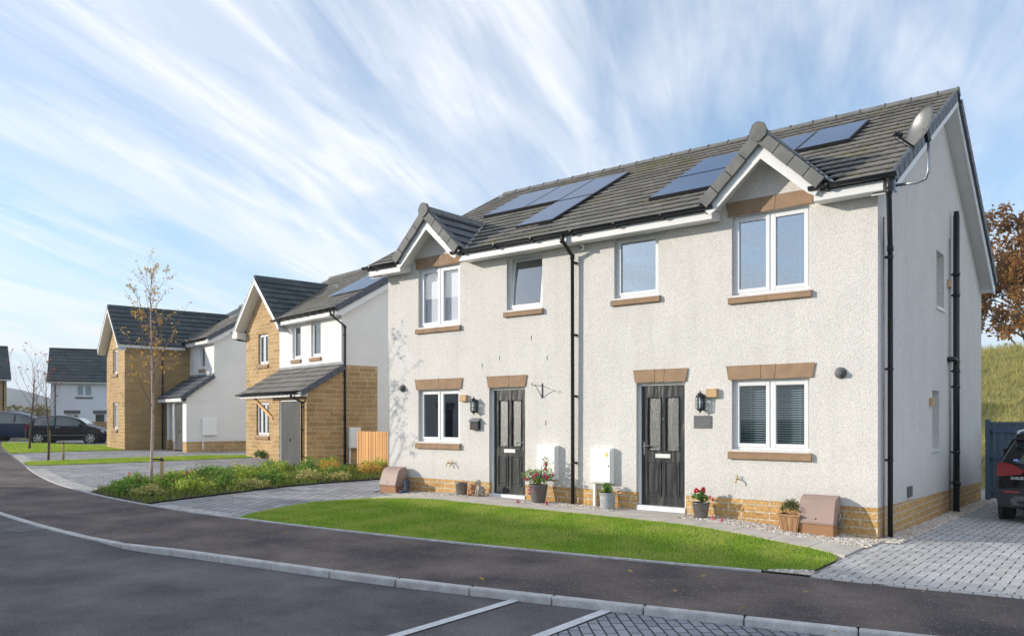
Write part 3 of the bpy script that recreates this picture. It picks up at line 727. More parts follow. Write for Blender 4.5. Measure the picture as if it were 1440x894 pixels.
# gablets -------------------------------------------------------------
for gi, c in enumerate(GX):
    t_ = MB(); gl_ = math.hypot(1, GP); su, sw_ = 1/gl_, GP/gl_
    hw = 1.01
    for s_ in (-1, 1):
        o = (c+s_*hw, -.36 if s_ < 0 else 1.46, GZ-.03-GP*hw)
        u = (0, 1, 0) if s_ < 0 else (0, -1, 0)
        tiles(t_, o, u, (-s_*su, 0, sw_), (s_*sw_, 0, su), 1.82, hw*gl_-.02, course=.30, tw=.33, seed=20+gi, keep=lambda p: p.y < 1.46 and p.z > zroof(p.y)-.10 )
    t_.build('gablet_roof', house, M_tile_g)
    w = MB(); yy = -.40
    while yy < 1.4:
        w.prism([(c-.13,GZ-.10),(c-.045,GZ+.035),(c+.045,GZ+.035),(c+.13,GZ-.10)], 'y', yy, yy+.42); yy += .43
    w.build('gablet_ridge', house, M_verge)
    # block end cap, verge units
    w = MB(); r = .145
    w.prism([(c+r*math.cos(R(a))*.92, GZ-.05+r*math.sin(R(a))) for a in (-100,-150,180,128,95,85,52,0,-30,-80)], 'y', -.47, -.40)
    for q in ((.03,.0),(-.045,.04),(.05,-.05)): w.cyl((c+q[0],-.478,GZ-.05+q[1]), (c+q[0],-.47,GZ-.05+q[1]), .006, n=8)
    w.build('ridge_end', house, M_verge, bevel=.01)
    w = MB()
    for s_ in (-1, 1):
        d = Vector((s_*su, 0, -sw_)); nn = Vector((s_*sw_, 0, su))
        for k in range(4):
            a = Vector((c, -.415, GZ-.02)) + d*(.12+k*.305) ; L_ = .30 if k < 3 else .27
            m_ = a + d*L_/2 - nn*(.062+.006*(k % 2))
            w.obox(m_, d*(L_/2-.003), (0,.032,0), nn*.088)
            w.obox(a + d*L_/2 + nn*.018+Vector((0,.07,0)), d*(L_/2-.003), (0,.10,0), nn*.008)
    w.build('verge_units', house, M_verge, bevel=.005)
    w = MB(); zt = GZ-.19; hb = .86
    w.prism([(c,zt),(c+hb,zt-hb*GP),(c+hb-.06,zt-hb*GP-.10),(c+hb-.16,zt-hb*GP-.05),(c,zt-.175/su*.98)], 'y', -.375, -.35)
    w.prism([(c,zt),(c,zt-.175/su*.98),(c-hb+.14,zt-hb*GP-.06),(c-hb+.05,zt-hb*GP-.12),(c-hb-.03,zt-(hb+.03)*GP)], 'y', -.375, -.35)
    w.build('bargeboard', house, M_white)
    w = MB(); zs = GZ-.20
    for s_ in (-1, 1): w.add([(c,-.35,zs-.03),(c+s_*.90,-.35,zs-.03-.90*GP),(c+s_*.90,.0,zs-.03-.90*GP),(c,.0,zs-.03)], [(0,1,2,3)])
    w.build('soffit', house, M_white)
    # lead valleys
    w = MB()
    for s_ in (-1, 1):
        for yy in (0,):
            y0 = -.30; y1 = 1.46
            x_at = lambda y: (GZ-.03-zroof(y))/GP
            p0 = Vector((c+s_*x_at(y0), y0, zroof(y0)+.035)); p1 = Vector((c+s_*x_at(y1), y1, zroof(y1)+.035))
            w.bar(p0, p1, .12, .006, up=(0,-.3,1))
    w.build('valley', house, M_lead)

# solar panels: (x0, x1, slope distance from eave range)
def panel(x0, x1, y0, y1):
    def P_(x, y, h): 
        q = Vector((0,-rw,ru))*h; return (x, y+q.y, zroof(y)+q.z)
    w = MB(); h0, h1 = .02, .085
    w.add([P_(x0,y0,h0),P_(x1,y0,h0),P_(x1,y1,h0),P_(x0,y1,h0),P_(x0,y0,h1),P_(x1,y0,h1),P_(x1,y1,h1),P_(x0,y1,h1)],
          [(0,3,2,1),(4,5,6,7),(0,1,5,4),(1,2,6,5),(2,3,7,6),(3,0,4,7)])
    p = w.build('solar_panel', house, M_black)
    w = MB(); e = .018
    w.quad(P_(x0+e,y0+e,h1+.003),P_(x1-e,y0+e,h1+.003),P_(x1-e,y1-e,h1+.003),P_(x0+e,y1-e,h1+.003)); w.build('cells', p, M_solar)
px = [(-9.02,-7.83,2.0,3.45),(-7.81,-6.86,2.0,3.40),(-6.84,-5.93,1.90,3.35),(-6.84,-5.93,.45,1.86),
      (-3.95,-2.35,.62,1.72),(-3.95,-2.35,1.76,2.9),(-2.6,-1.83,1.98,3.15),(-1.81,-.93,1.98,3.22)]
for q in px: panel(*q)

# downpipes, soil stack, cables ---------------------------------------
downpipe(house, I, [(-5.14,-.385,4.79),(-5.14,-.385,4.70),(-5.115,-.10,4.46),(-5.115,-.085,-.08)], brk=(4.35,3.05,1.95,.75))
downpipe(house, I, [(.23,-.385,4.79),(.23,-.36,4.62),(.085,.33,3.98),(.085,.33,-.22)], brk=(3.85,2.25,.95), r=.036, normal=(-1,0,0))
w = MB(); w.cyl((.10,5.25,-.3),(.10,5.25,5.42),.057); w.cyl((.10,5.25,5.42),(.10,5.25,5.5),.048)
for z in (.32,2.15,2.45,3.9,4.3,.9): w.cyl((.10,5.25,z-.03),(.10,5.25,z+.03),.066); w.bar((.10,5.25,z),(0,5.25,z),.06,.03)
w.tube([(.10,5.25,2.62),(.10,5.08,2.66),(.10,4.98,2.66),(0,4.94,2.66)], .05); w.cyl((.10,5.33,2.60),(.10,5.33,2.66),.05); w.cyl((.17,5.25,.30),(.10,5.25,.30),.05)
w.build('soil_stack', house, M_black)
w = MB(); w.cyl((.03,5.02,-.2),(.03,5.02,4.95),.012); w.cyl((.03,.19,-.2),(.03,.19,4.4),.012); w.build('cable', house, M_galv)
for (y, z, m_) in ((3.42,1.84,M_oak),(4.98,4.1,M_oak)):
    w = MB(); w.box(0,.06,y-.07,y+.07,z-.08,z+.06); w.build('vent_cover', house, m_, bevel=.008)
w = MB(); w.box(0,.03,1.72,1.98,.30,.47); w.build('air_brick', house, M_slate, bevel=.006)
# wall fittings on the front that are one with the wall
for (x0, x1, z0, z1) in ((-7.905,-7.72,1.89,2.02),(-2.56,-2.37,1.88,2.02)):
    w = MB(); w.box(x0,x1,-.075,0,z0,z1); w.build('vent_cover', house, M_oak, bevel=.01)
for (x, z) in ((-9.62,2.20),(-.50,2.20)):
    w = MB(); w.cyl((x,-.02,z),(x,0,z),.085); w.cyl((x,-.055,z),(x,-.02,z),.062); w.lathe([(.055,0),(.055,.001)],(x,0,z)) if 0 else None
    w.cyl((x,-.10,z),(x,-.05,z),.042); w.build('boiler_flue', house, M_slate, bevel=.004)
def tap(x, z, n):
    w = MB()
    for i in range(n):
        xx = x+i*.11
        w.tube([(xx,0,z),(xx,-.07,z),(xx,-.095,z-.015),(xx,-.10,z-.06)], .011); w.cyl((xx,-.05,z),(xx,-.05,z+.045),.008); w.bar((xx-.03,-.05,z+.05),(xx+.03,-.05,z+.05),.012,.008)
    w.build('garden_tap', house, mat('brass%d' % n, (.55,.36,.10), .35, .05, metal=.9))
tap(-2.04,.60,1); tap(-8.23,.63,2)

# ---- fixtures that can be lifted away: things of their own
wall_lantern((-2.645,0,1.80), 0, 'black wall lantern beside the right-hand front door, above the slate plate', 'wall lanterns by the front doors')
wall_lantern((-7.50,0,1.79), 0, 'black wall lantern beside the left-hand front door, above the letter box', 'wall lanterns by the front doors')
t = thing('house_plaque', 'blank dark slate plate with silver fixings beside the right-hand front door', 'name plate', (-2.64,0,1.49))
w = MB(); w.box(-.15,.15,-.02,-.008,-.10,.10); w.build('plate', t, M_slate, bevel=.003)
w = MB()
for x in (-.125,.125): w.cyl((x,-.028,0),(x,0,0),.011)
w.build('fixing', t, M_chrome)
t = thing('letter_box', 'small black letter box with sloping lid on the wall below a lantern', 'letter box', (-7.50,0,1.43))
w = MB(); w.box(-.11,.11,-.08,0,-.11,.06); w.build('box', t, M_black, bevel=.006)
w = MB(); w.prism([(-.115,.05),(-.105,.06),(0,.125),(0,.11)], 'x', -.13, .13); w.build('lid', t, M_galv)
meter_cabinet((-5.69,0,.43), 0, 'white meter cabinet low on the wall left of the central downpipe', 'meter cabinets on the front wall')
meter_cabinet((-4.51,0,.41), 0, 'white meter cabinet with yellow warning triangle right of the central downpipe', 'meter cabinets on the front wall', leg=.45, sticker=True)
t = thing('basket_bracket', 'empty black wrought iron hanging basket bracket right of the left door', 'bracket', (-5.86,0,2.06))
w = MB(); w.bar((0,-.006,-.14),(0,-.006,.14),.02,.012); w.tube([(0,-.01,.10),(0,-.10,.09),(0,-.24,.10),(0,-.31,.085),(0,-.335,.11),(0,-.315,.135),(0,-.295,.12)], .006, 6)
w.tube([(0,-.01,-.11),(0,-.05,-.08),(0,-.12,.0),(0,-.20,.075),(0,-.235,.095)], .006, 6); w.tube([(0,-.01,-.10),(0,-.035,-.12),(0,-.05,-.10),(0,-.035,-.085)], .005, 6)
w.build('scroll_arm', t, M_black)
t = thing('security_camera', 'tiny white dome camera under the eaves right of the central downpipe', 'camera', (-4.93,-.05,4.62))
w = MB(); w.lathe([(.04,.035),(.045,.0),(.03,-.01)], (0,0,0), 16); w.build('mount', t, M_white)
w = MB(); w.ball((0,-.01,-.03), .042); w.build('housing', t, M_white)
w = MB(); w.cyl((.0,-.058,-.035),(0,-.04,-.033),.02); w.build('lens', t, M_black)
# satellite dish
t = thing('satellite_dish', 'grey steel satellite dish on a bent pole at the right gable verge', 'satellite dish', (0,.12,4.60))
w = MB(); w.tube([(.29,-.37,.10),(.55,-.37,.09),(.655,-.37,.12),(.69,-.37,.22),(.69,-.37,.62)], .02, 10)
w.box(.26,.30,-.43,-.30,.02,.19); w.build('pole', t, M_galv)
w = MB(); cdir = Vector((-.66,-.66,.30)).normalized(); cen = Vector((.655,-.43,.78))
ux = Vector((0,0,1)).cross(cdir).normalized(); uy = cdir.cross(ux); n = 32; vs = []; fs = []; rings = 7; A_, B_ = .25, .29
for sgn in (0, 1):
    for i in range(rings):
        q = i/(rings-1)
        for k in range(n):
            a = 2*math.pi*k/n; p = cen + ux*(A_*q*math.cos(a)) + uy*(B_*q*math.sin(a)) + cdir*(.085*q*q - .012*sgn)
            vs.append(tuple(p))
for sgn in (0, 1):
    o = sgn*rings*n
    for i in range(rings-1):
        for k in range(n):
            f = (o+i*n+k, o+i*n+(k+1) % n, o+(i+1)*n+(k+1) % n, o+(i+1)*n+k); fs.append(f if sgn else tuple(reversed(f)))
for k in range(n):
    a = (rings-1)*n+k; b = (rings-1)*n+(k+1) % n; fs.append((a, b, b+rings*n, a+rings*n))
w.smooth = True; w.add(vs, fs); w.build('reflector', t, M_dish)
w = MB(); base = cen - uy*.30 + cdir*.05; lnb = cen + cdir*.36 - uy*.22
w.tube([tuple(base), tuple(lnb)], .013, 8); w.cyl(tuple(lnb), tuple(lnb - cdir*.09 + uy*.02), .032); w.ball(tuple(lnb), .035)
w.bar(tuple(cen-cdir*.02), (.69,-.37,.60), .05, .06); w.tube([tuple(lnb), tuple(lnb-Vector((0,0,.07))), tuple(base-Vector((0,0,.03)))], .005, 6)
w.build('feed_arm', t, M_black)

# ================================================================== HOUSES B and C (stone-fronted, further along)
def wing_roof(parent, c, half, zap, pitch, y0, y1, zmain, seed, m=M_tile_d, side_trim=True, ov_e=.25, barge_w=.13, rise_cut=None):
    """gable roof with its ridge along y from y0 (front verge) back to y1; keeps only tiles above zmain(y)"""
    t_ = MB(); gl_ = math.hypot(1, pitch); su, sw_ = 1/gl_, pitch/gl_
    for s_ in (-1, 1):
        o = (c+s_*half, y0 if s_ < 0 else y1, zap-pitch*half)
        tiles(t_, o, (0,1,0) if s_ < 0 else (0,-1,0), (-s_*su,0,sw_), (s_*sw_,0,su), y1-y0, half*gl_-.01, course=.30, tw=.33, seed=seed, keep=(lambda p: p.z > zmain(p.y)-.12) , roll=True)
    t_.build('wing_roof', parent, m)
    w = MB()
    for s_ in (-1, 1): w.add([(c,y0+.03,zap-.03),(c+s_*(half-.02),y0+.03,zap-.03-pitch*(half-.02)),(c+s_*(half-.02),y1,zap-.03-pitch*(half-.02)),(c,y1,zap-.03)], [(0,1,2,3)])
    w.build('wing_underlay', parent, M_black)
    w = MB(); yy = y0
    while yy < y1-.1:
        w.prism([(c-.12,zap-.09),(c-.045,zap+.04),(c+.045,zap+.04),(c+.12,zap-.09)], 'y', yy, min(yy+.43,y1)); yy += .445
    w.build('ridge', parent, m)
    w = MB(); e = half-.02
    for s_ in (-1, 1):
        w.prism([(c,zap-.05),(c+s_*e,zap-.05-pitch*e),(c+s_*e,zap-.05-pitch*e-.06),(c,zap-.05-.07)], 'y', y0-.03, y0+.0)
    w.build('verge', parent, M_galv)
    w = MB()
    w.prism([(c,zap-.12),(c+e,zap-.12-pitch*e),(c+e,zap-.12-pitch*e-barge_w),(c,zap-.12-barge_w*1.25),(c-e,zap-.12-pitch*e-barge_w),(c-e,zap-.12-pitch*e)], 'y', y0-.018, y0+.012)
    w.build('bargeboard', parent, M_white)

def soffit_pair(parent, c, half, zap, pitch, y0, y1, drop=.30):
    w = MB()
    for s_ in (-1, 1): w.add([(c,y0,zap-drop),(c+s_*half,y0,zap-drop-pitch*half),(c+s_*half,y1,zap-drop-pitch*half),(c,y1,zap-drop)], [(0,1,2,3)])
    w.build('soffit', parent, M_white)

# ---------------- house B
B = thing('detached_house', 'buff stone and cream render house with lean-to garage, next door beyond the timber fence', 'house', (-18.869,3.306,0), R(-9.2), None)
UB0, UBJ, UB1, VB = -5.35, -2.5, 1.83, 1.2
b_win_g = (-4.25,-3.42,3.55,4.66); b_low = (-4.42,-3.36,.93,2.15); b_w1 = (-1.50,-.90,3.60,4.76); b_w2 = (-.16,.50,3.60,4.76)
c_b, half_b, zap_b, pit_b = -3.80, 1.98, 6.74, .965
zmB = lambda v: 5.0 + .58*(v-.85)
w = MB(); wall(w, UB0, UBJ, VB, -.4, [(UB0, zap_b-.3-pit_b*(abs(UB0-c_b))), (c_b, zap_b-.3), (UBJ, zap_b-.3-pit_b*(UBJ-c_b))], [b_win_g, b_low], .13); w.build('stone_wall', B, M_stone_b)
w = MB(); wall(w, UBJ, UB1, VB, 2.9, 4.92, [b_w1, b_w2], .13); w.build('front_wall', B, M_render_s)
w = MB(Matrix.Translation((UB1,0,0)) @ SIDE); wall(w, VB, 8.6, 0, -.4, [(VB,4.95),(4.9,7.15),(8.6,5.0)]); w.build('gable_wall', B, M_render_s)
w = MB(Matrix.Translation((UB0,0,0)) @ Matrix.Scale(-1,4,(1,0,0)) @ SIDE); wall(w, VB, 8.6, 0, -.4, [(VB,4.9),(4.9,7.1),(8.6,5.0)]); w.build('gable_wall', B, M_render_s)
w = MB(); w.box(UB0, UB1, 8.5, 8.6, -.4, 5.0); w.build('rear_wall', B, M_render_s)
# stone cheek: lean-to side and the first metre and a bit of the gable wall, 6 mm proud
w = MB(); w.prism([(0,-.4),(2.52,-.4),(2.52,3.24),(1.22,3.24),(0,2.46)], 'x', UB1-.1, UB1+.012); w.build('stone_cheek', B, M_stone_b)
# garage front
gd = (0.0,1.42,.05,2.14)
w = MB(); wall(w, -.50, UB1-.1, 0, -.4, 2.25, [gd], .1); w.box(-.5,-.4,.1,1.2,-.4,2.25); w.build('garage_wall', B, M_stone_b)
w = MB(); w.box(gd[0],gd[0]+.05,.03,.1,gd[2],gd[3]); w.box(gd[1]-.05,gd[1],.03,.1,gd[2],gd[3]); w.box(gd[0]+.05,gd[1]-.05,.03,.1,gd[3]-.05,gd[3]); w.build('garage_frame', B, M_white)
w = MB(); x = gd[0]+.055
while x < gd[1]-.06: w.box(x, min(x+.095,gd[1]-.055), .055, .09, gd[2]+.02, gd[3]-.055); x += .1
gdo = w.build('garage_door', B, M_garage, bevel=.004)
w = MB(); w.box(.60,.68,.035,.055,.83,.91); w.build('handle', gdo, M_black)
# porch back wall with the front door
w = MB(); wall(w, UBJ, -.5, VB, -.4, 2.9, [(-1.75,-.85,.05,2.12)], .12); w.build('porch_wall', B, M_stone_b)
w = MB(Mx((0,VB,0))); w.box(-1.75,-1.69,.04,.11,.05,2.12); w.box(-.91,-.85,.04,.11,.05,2.12); w.box(-1.69,-.91,.04,.11,2.06,2.12); w.build('door_frame', B, M_white)
w = MB(Mx((0,VB,0))); w.box(-1.69,-.91,.05,.09,.05,2.06); w.build('front_door', B, M_door)
# lean-to roof
su_, sw__, sl_ = slope_vec(1.45, .86)
t_ = MB(); tiles(t_, (-2.52,-.27,2.37), (1,0,0), (0,su_,sw__), (0,-sw__,su_), 2.52+2.0, sl_, course=.33, tw=.33, seed=9); t_.build('canopy_roof', B, M_tile)
w = MB(); w.quad((-2.5,-.25,2.35),(1.98,-.25,2.35),(1.98,1.19,3.20),(-2.5,1.19,3.20)); w.build('canopy_underlay', B, M_black)
w = MB()
for k in range(6):
    a = Vector((2.0,-.25,2.36))+Vector((0,su_,sw__))*(.285*k); w.obox(a+Vector((0,su_,sw__))*.14-Vector((0,0,.05)), (.03,0,0), Vector((0,su_,sw__))*.135, (0,-.03,.08))
w.build('verge_caps', B, M_verge_b)
w = MB(); w.box(-2.5,1.9,-.24,-.21,2.22,2.35); w.box(-2.5,-.5,-.21,1.19,2.215,2.23); w.prism([(-.24,2.22),(0,2.22),(0,2.4),(-.24,2.33)], 'x', 1.84,1.9); w.build('fascia', B, M_white)
w = MB(); w.box(-2.52,2.0,1.17,1.20,3.16,3.34); w.build('lead_flashing', B, M_lead)
gutter(B, I, -2.62, 1.75, -.33, 2.36, r=.05, step=.33)
downpipe(B, I, [(1.45,-.33,2.32),(1.45,-.33,2.22),(1.62,-.05,2.05),(1.62,-.05,.02)], brk=(1.9,1.2,.4), normal=(0,1,0))
w = MB(); w.bar((-.46,-.0,1.55),(-1.75,-.05,2.2),.07,.09); w.build('timber_brace', B, M_pine)
# main eaves
w = MB(); w.prism([(.90,4.96),(.90,4.78),(VB,4.78),(VB,4.96)], 'x', UBJ+.33, UB1+.02); w.build('eaves_box', B, M_white)
gutter(B, I, UBJ+.15, UB1+.33, .82, 4.98, r=.055, step=.45)
downpipe(B, I, [(UB1-.05,.82,4.92),(UB1-.02,.84,4.80),(UB1+.06,1.30,4.45),(UB1+.06,1.30,-.1)], brk=(4.2,2.9,1.6,.7), normal=(-1,0,0))
# main roof
lB = slope_vec(4.9-.85, 2.35)
t_ = MB(); tiles(t_, (UB0-.2,.85,5.0), (1,0,0), (0,lB[0],lB[1]), (0,-lB[1],lB[0]), UB1+.25-UB0+.2, lB[2], course=.305, tw=.33, seed=12, keep=lambda p: not (p.y < 3.9 and zap_b-pit_b*abs(p.x-c_b) > p.z+.05) )
t_.build('roof', B, M_tile)
w = MB(); y_, z_ = 3.72, zmB(3.72)
w.quad((UBJ+.15,.88,4.97),(UB1+.24,.88,4.97),(UB1+.24,4.9,7.31),(UBJ+.15,4.9,7.31)); w.quad((UB0-.18,y_,z_),(UBJ+.15,y_,z_),(UBJ+.15,4.9,7.31),(UB0-.18,4.9,7.31)); w.quad((UB0-.2,4.9,7.34),(UB1+.25,4.9,7.34),(UB1+.25,8.9,4.95),(UB0-.2,8.9,4.95)); w.build('roof_underlay', B, M_tile_d)
w = MB(); w.prism([(4.78,7.28),(4.86,7.42),(4.94,7.42),(5.02,7.28)], 'x', UB0-.2, UB1+.26); w.build('ridge', B, M_verge)
w = MB()
d = Vector((0,lB[0],lB[1]))
for k in range(15):
    a = Vector((UB1+.26,.85,5.0))+d*(.305*k); w.obox(a+d*.15-Vector((0,0,.045)), (.03,0,0), d*.145, (0,-.04,.085))
w.build('verge_caps', B, M_verge_b)
w = MB(); w.prism([(.88,4.92),(4.9,7.25),(8.85,4.92),(8.85,4.74),(4.9,7.05),(1.1,4.78),(.88,4.78)], 'x', UB1+.20, UB1+.235); w.build('bargeboard', B, M_white)
w = MB(); w.add([(UB1,.9,4.78),(UB1+.2,.9,4.78),(UB1+.2,4.9,7.08),(UB1,4.9,7.08)],[(0,1,2,3)]); w.build('soffit', B, M_white)
wing_roof(B, c_b, half_b, zap_b, pit_b, .85, 3.9, zmB, 31)
soffit_pair(B, c_b, half_b-.02, zap_b, pit_b, .85, VB)
w = MB(); w.box(UB0-.42,UB0+.02,.84,.87,4.60,4.84); w.box(UB0-.40,UB0,.87,8.6,4.58,4.80); w.build('eaves_box', B, M_white)
gutter(B, Matrix.Rotation(R(90),4,'Z'), .8, 8.6, -(UB0-.46)*-1*-1 if 0 else (-(UB0-.46)), 4.86, r=.05, step=1.2)
w = MB(); w.tube([(UB0-.40,.98,4.62),(UB0-.3,1.02,4.55),(UB0-.04,1.26,4.50),(UB0-.04,1.26,.1)], .034); w.build('downpipe', B, M_black)
window(B, Mx((0,VB,0)), *b_win_g, lights=2); window(B, Mx((0,VB,0)), *b_low, lights=3, blind='curtain')
window(B, Mx((0,VB,0)), *b_w1, lights=1); window(B, Mx((0,VB,0)), *b_w2, lights=1)
for h in (b_win_g, b_low, b_w1, b_w2): stone_sill(B, Mx((0,VB,0)), h[0]-.05, h[1]+.05, h[2]-.15, h[2]-.03, None)
w = MB(); w.box(UB0+.15,UB1-.15,VB+.6,VB+.65,-.2,4.8); w.box(UB0+.15,UB1-.15,VB+.14,8,2.5,2.6); w.build('interior', B, M_room)
w = MB(); x = -.3
for k in range(3):
    xa = -.35+.80*k
    ya, yb = 1.9, 4.2
    w.quad((xa,ya,zmB(ya)+.09),(xa+.77,ya,zmB(ya)+.09),(xa+.77,yb,zmB(yb)+.09),(xa,yb,zmB(yb)+.09))
w.build('solar_panel', B, M_solar)
meter_cabinet((UB1+.012-9e-3,0,0), 0, 'grey meter cabinet on the stone side wall behind the timber fence end', 'meter cabinets', w=.45, h=.62, leg=.55) if 0 else None

# ---------------- house C
Cn = thing('detached_house', 'house with tall buff stone gable wing and low white lean-to, behind the birch', 'house', (-29.982,5.663,0), R(-11.2), None)
c_c, half_c, zap_c, pit_c = -2.98, 1.83, 6.60, 1.0
UC0, UCJ, UC1, VC = -4.55, -1.45, 1.70, 1.15
cw1 = (-3.45,-2.62,3.56,4.66); cw2 = (-3.45,-2.62,1.08,2.27); cw3 = (-.06,.55,3.75,4.72)
zmC = lambda v: 4.97 + .60*(v-.80)
w = MB(); wall(w, UC0, UCJ, -1.6, -.3, [(UC0, zap_c-.3-pit_c*(c_c-UC0)), (c_c, zap_c-.3), (UCJ, zap_c-.3-pit_c*(UCJ-c_c))], [cw1, cw2], .13)
w.build('stone_wall', Cn, M_stone_b)
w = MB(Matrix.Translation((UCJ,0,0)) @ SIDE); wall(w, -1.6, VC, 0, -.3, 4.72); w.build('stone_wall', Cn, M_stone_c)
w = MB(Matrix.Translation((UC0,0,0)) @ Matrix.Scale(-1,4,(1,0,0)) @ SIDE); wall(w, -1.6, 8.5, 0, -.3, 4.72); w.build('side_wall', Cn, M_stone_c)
w = MB(); wall(w, UCJ, UC1, VC, 2.0, 4.9, [cw3], .13); w.build('front_wall', Cn, M_render_s)
w = MB(Matrix.Translation((UC1,0,0)) @ SIDE); wall(w, 0, 8.5, 0, .58, [(0,2.40),(VC-.001,3.30),(VC,4.90),(4.8,7.05),(8.5,4.9)]); w.build('gable_wall', Cn, M_render_s)
w = MB(); w.box(UC0,UC1,8.4,8.5,-.3,4.9); w.build('rear_wall', Cn, M_render_s)
w = MB(); w.box(UC1-.2,UC1-.006,.02,8.5,-.3,.576); w.build('plinth', Cn, M_stone_b)
w = MB(); wall(w, UCJ, -.12, VC, -.3, 2.0, [(-1.3,-.45,.2,1.98)], .1); w.build('porch_wall', Cn, M_render_s)
w = MB(Mx((0,VC,0))); w.box(-1.3,-.45,.05,.1,.2,1.98); w.build('front_door', Cn, M_door)
cd = (0.0,1.22,.2,2.24)
w = MB(); wall(w, -.12, UC1, .0, .58, 2.42, [cd], .12); w.build('garage_wall', Cn, M_render_s)
w = MB(); w.box(-.12,0,.004,.12,-.1,.58); w.box(1.22,UC1-.004,.004,.12,-.1,.58); w.build('plinth', Cn, M_stone_b)
w = MB(); w.box(-.85,-.60,-.02,.2,.62,2.25); w.build('porch_post', Cn, M_white); w = MB(); w.box(-.88,-.58,-.04,.24,-.1,.62); w.build('porch_pier', Cn, M_stone_b)
w = MB(); w.box(.0,.05,.03,.12,.2,2.24); w.box(1.17,1.22,.03,.12,.2,2.24); w.box(.05,1.17,.03,.12,2.19,2.24); w.build('garage_frame', Cn, M_white)
w = MB(); x = .052
while x < 1.14: w.box(x, min(x+.095,1.168), .06, .1, .21, 2.185); x += .1
o_ = w.build('garage_door', Cn, M_garage, bevel=.004); w = MB(); w.box(.57,.63,.035,.06,.95,1.02); w.build('handle', o_, M_black)
su_, sw__, sl_ = slope_vec(1.40, .98)
t_ = MB(); tiles(t_, (UCJ+.02,-.27,2.42), (1,0,0), (0,su_,sw__), (0,-sw__,su_), UC1+.12-UCJ, sl_, course=.33, tw=.33, seed=10); t_.build('canopy_roof', Cn, M_tile_g)
w = MB(); w.quad((UCJ+.02,-.25,2.40),(UC1+.1,-.25,2.40),(UC1+.1,1.13,3.37),(UCJ+.02,1.13,3.37)); w.build('canopy_underlay', Cn, M_black)
w = MB(); d = Vector((0,su_,sw__))
for k in range(6): w.obox(Vector((UC1+.13,-.27,2.42))+d*(.285*k+.14)-Vector((0,0,.04)), (.035,0,0), d*.135, (0,-.04,.075))
w.build('verge_caps', Cn, M_verge_b)
w = MB(); w.box(UCJ,UC1+.08,-.24,-.20,2.26,2.40); w.box(UCJ,UC1,-.2,1.1,2.25,2.27); w.build('fascia', Cn, M_white)
w = MB(); w.box(UCJ,UC1,1.12,1.15,3.33,3.5); w.build('lead_flashing', Cn, M_lead)
w = MB(); w.prism([(.86,4.92),(.86,4.76),(VC,4.76),(VC,4.92)], 'x', UCJ-.1, UC1+.02); w.build('eaves_box', Cn, M_white)
gutter(Cn, I, UCJ-.0, UC1-.25, .78, 4.96, r=.05, step=.45)
lC = slope_vec(4.8-.80, 2.40)
t_ = MB(); tiles(t_, (UCJ-.3,.80,4.97), (1,0,0), (0,lC[0],lC[1]), (0,-lC[1],lC[0]), UC1+.25-UCJ+.3, lC[2], course=.305, tw=.33, seed=14, keep=lambda p: not (zap_c-pit_c*abs(p.x-c_c) > p.z+.05)); t_.build('roof', Cn, M_tile)
w = MB(); w.quad((UCJ+.1,.82,4.94),(UC1+.2,.82,4.94),(UC1+.2,4.8,7.34),(UCJ+.1,4.8,7.34)); w.quad((UC0-.3,3.4,6.5),(UCJ+.1,3.4,6.5),(UCJ+.1,4.8,7.34),(UC0-.3,4.8,7.34)); w.quad((UC0-.3,4.8,7.36),(UC1+.24,4.8,7.36),(UC1+.24,8.8,4.9),(UC0-.3,8.8,4.9)); w.build('roof_underlay', Cn, M_tile_d)
w = MB(); w.prism([(4.68,7.3),(4.76,7.44),(4.84,7.44),(4.92,7.3)], 'x', UC0-.3, UC1+.26); w.build('ridge', Cn, M_verge)
w = MB(); d = Vector((0,lC[0],lC[1]))
for k in range(15): w.obox(Vector((UC1+.26,.80,4.97))+d*(.305*k+.15)-Vector((0,0,.045)), (.03,0,0), d*.145, (0,-.04,.085))
w.build('verge_caps', Cn, M_verge_b)
w = MB(); w.prism([(.84,4.88),(4.8,7.25),(8.75,4.88),(8.75,4.7),(4.8,7.05),(1.1,4.78),(.84,4.76)], 'x', UC1+.2, UC1+.235); w.build('bargeboard', Cn, M_white)
w = MB(); w.add([(UC1,.9,4.78),(UC1+.2,.9,4.78),(UC1+.2,4.8,7.06),(UC1,4.8,7.06)],[(0,1,2,3)]); w.build('soffit', Cn, M_white)
wing_roof(Cn, c_c, half_c, zap_c, pit_c, -1.93, 3.5, lambda v: zmC(v) if v > .8 else 0, 33, ov_e=.25)
soffit_pair(Cn, c_c, half_c-.02, zap_c, pit_c, -1.93, -1.6)
w = MB(); w.box(UCJ-.0,UCJ+.28,-1.93,.86,4.62,4.78); w.build('eaves_box', Cn, M_white)
gutter(Cn, Matrix.Rotation(R(90),4,'Z'), -1.9, .9, -(UCJ+.33), 4.80, r=.05, step=.9)
downpipe(Cn, I, [(UCJ+.33,-.05,4.75),(UCJ+.08,-.05,4.5),(UCJ+.05,-.05,.2)], brk=(4,2.6,1.2), normal=(-1,0,0))
window(Cn, Mx((0,-1.6,0)), *cw1, lights=2); window(Cn, Mx((0,-1.6,0)), *cw2, lights=2); window(Cn, Mx((0,VC,0)), *cw3, lights=1)
for h, yy in ((cw1,-1.6),(cw2,-1.6),(cw3,VC)): stone_sill(Cn, Mx((0,yy,0)), h[0]-.05, h[1]+.05, h[2]-.16, h[2]-.03, None)
w = MB(); w.box(UC0+.15,UC1-.15,VC+.6,VC+.65,0,4.8); w.box(UC0+.15,UCJ-.15,-.9,-.85,0,4.6); w.build('interior', Cn, M_room)
Cm = Matrix.Translation((-29.982,5.663,0)) @ Matrix.Rotation(R(-11.2),4,'Z'); Bm = Matrix.Translation((-18.869,3.306,0)) @ Matrix.Rotation(R(-9.2),4,'Z')
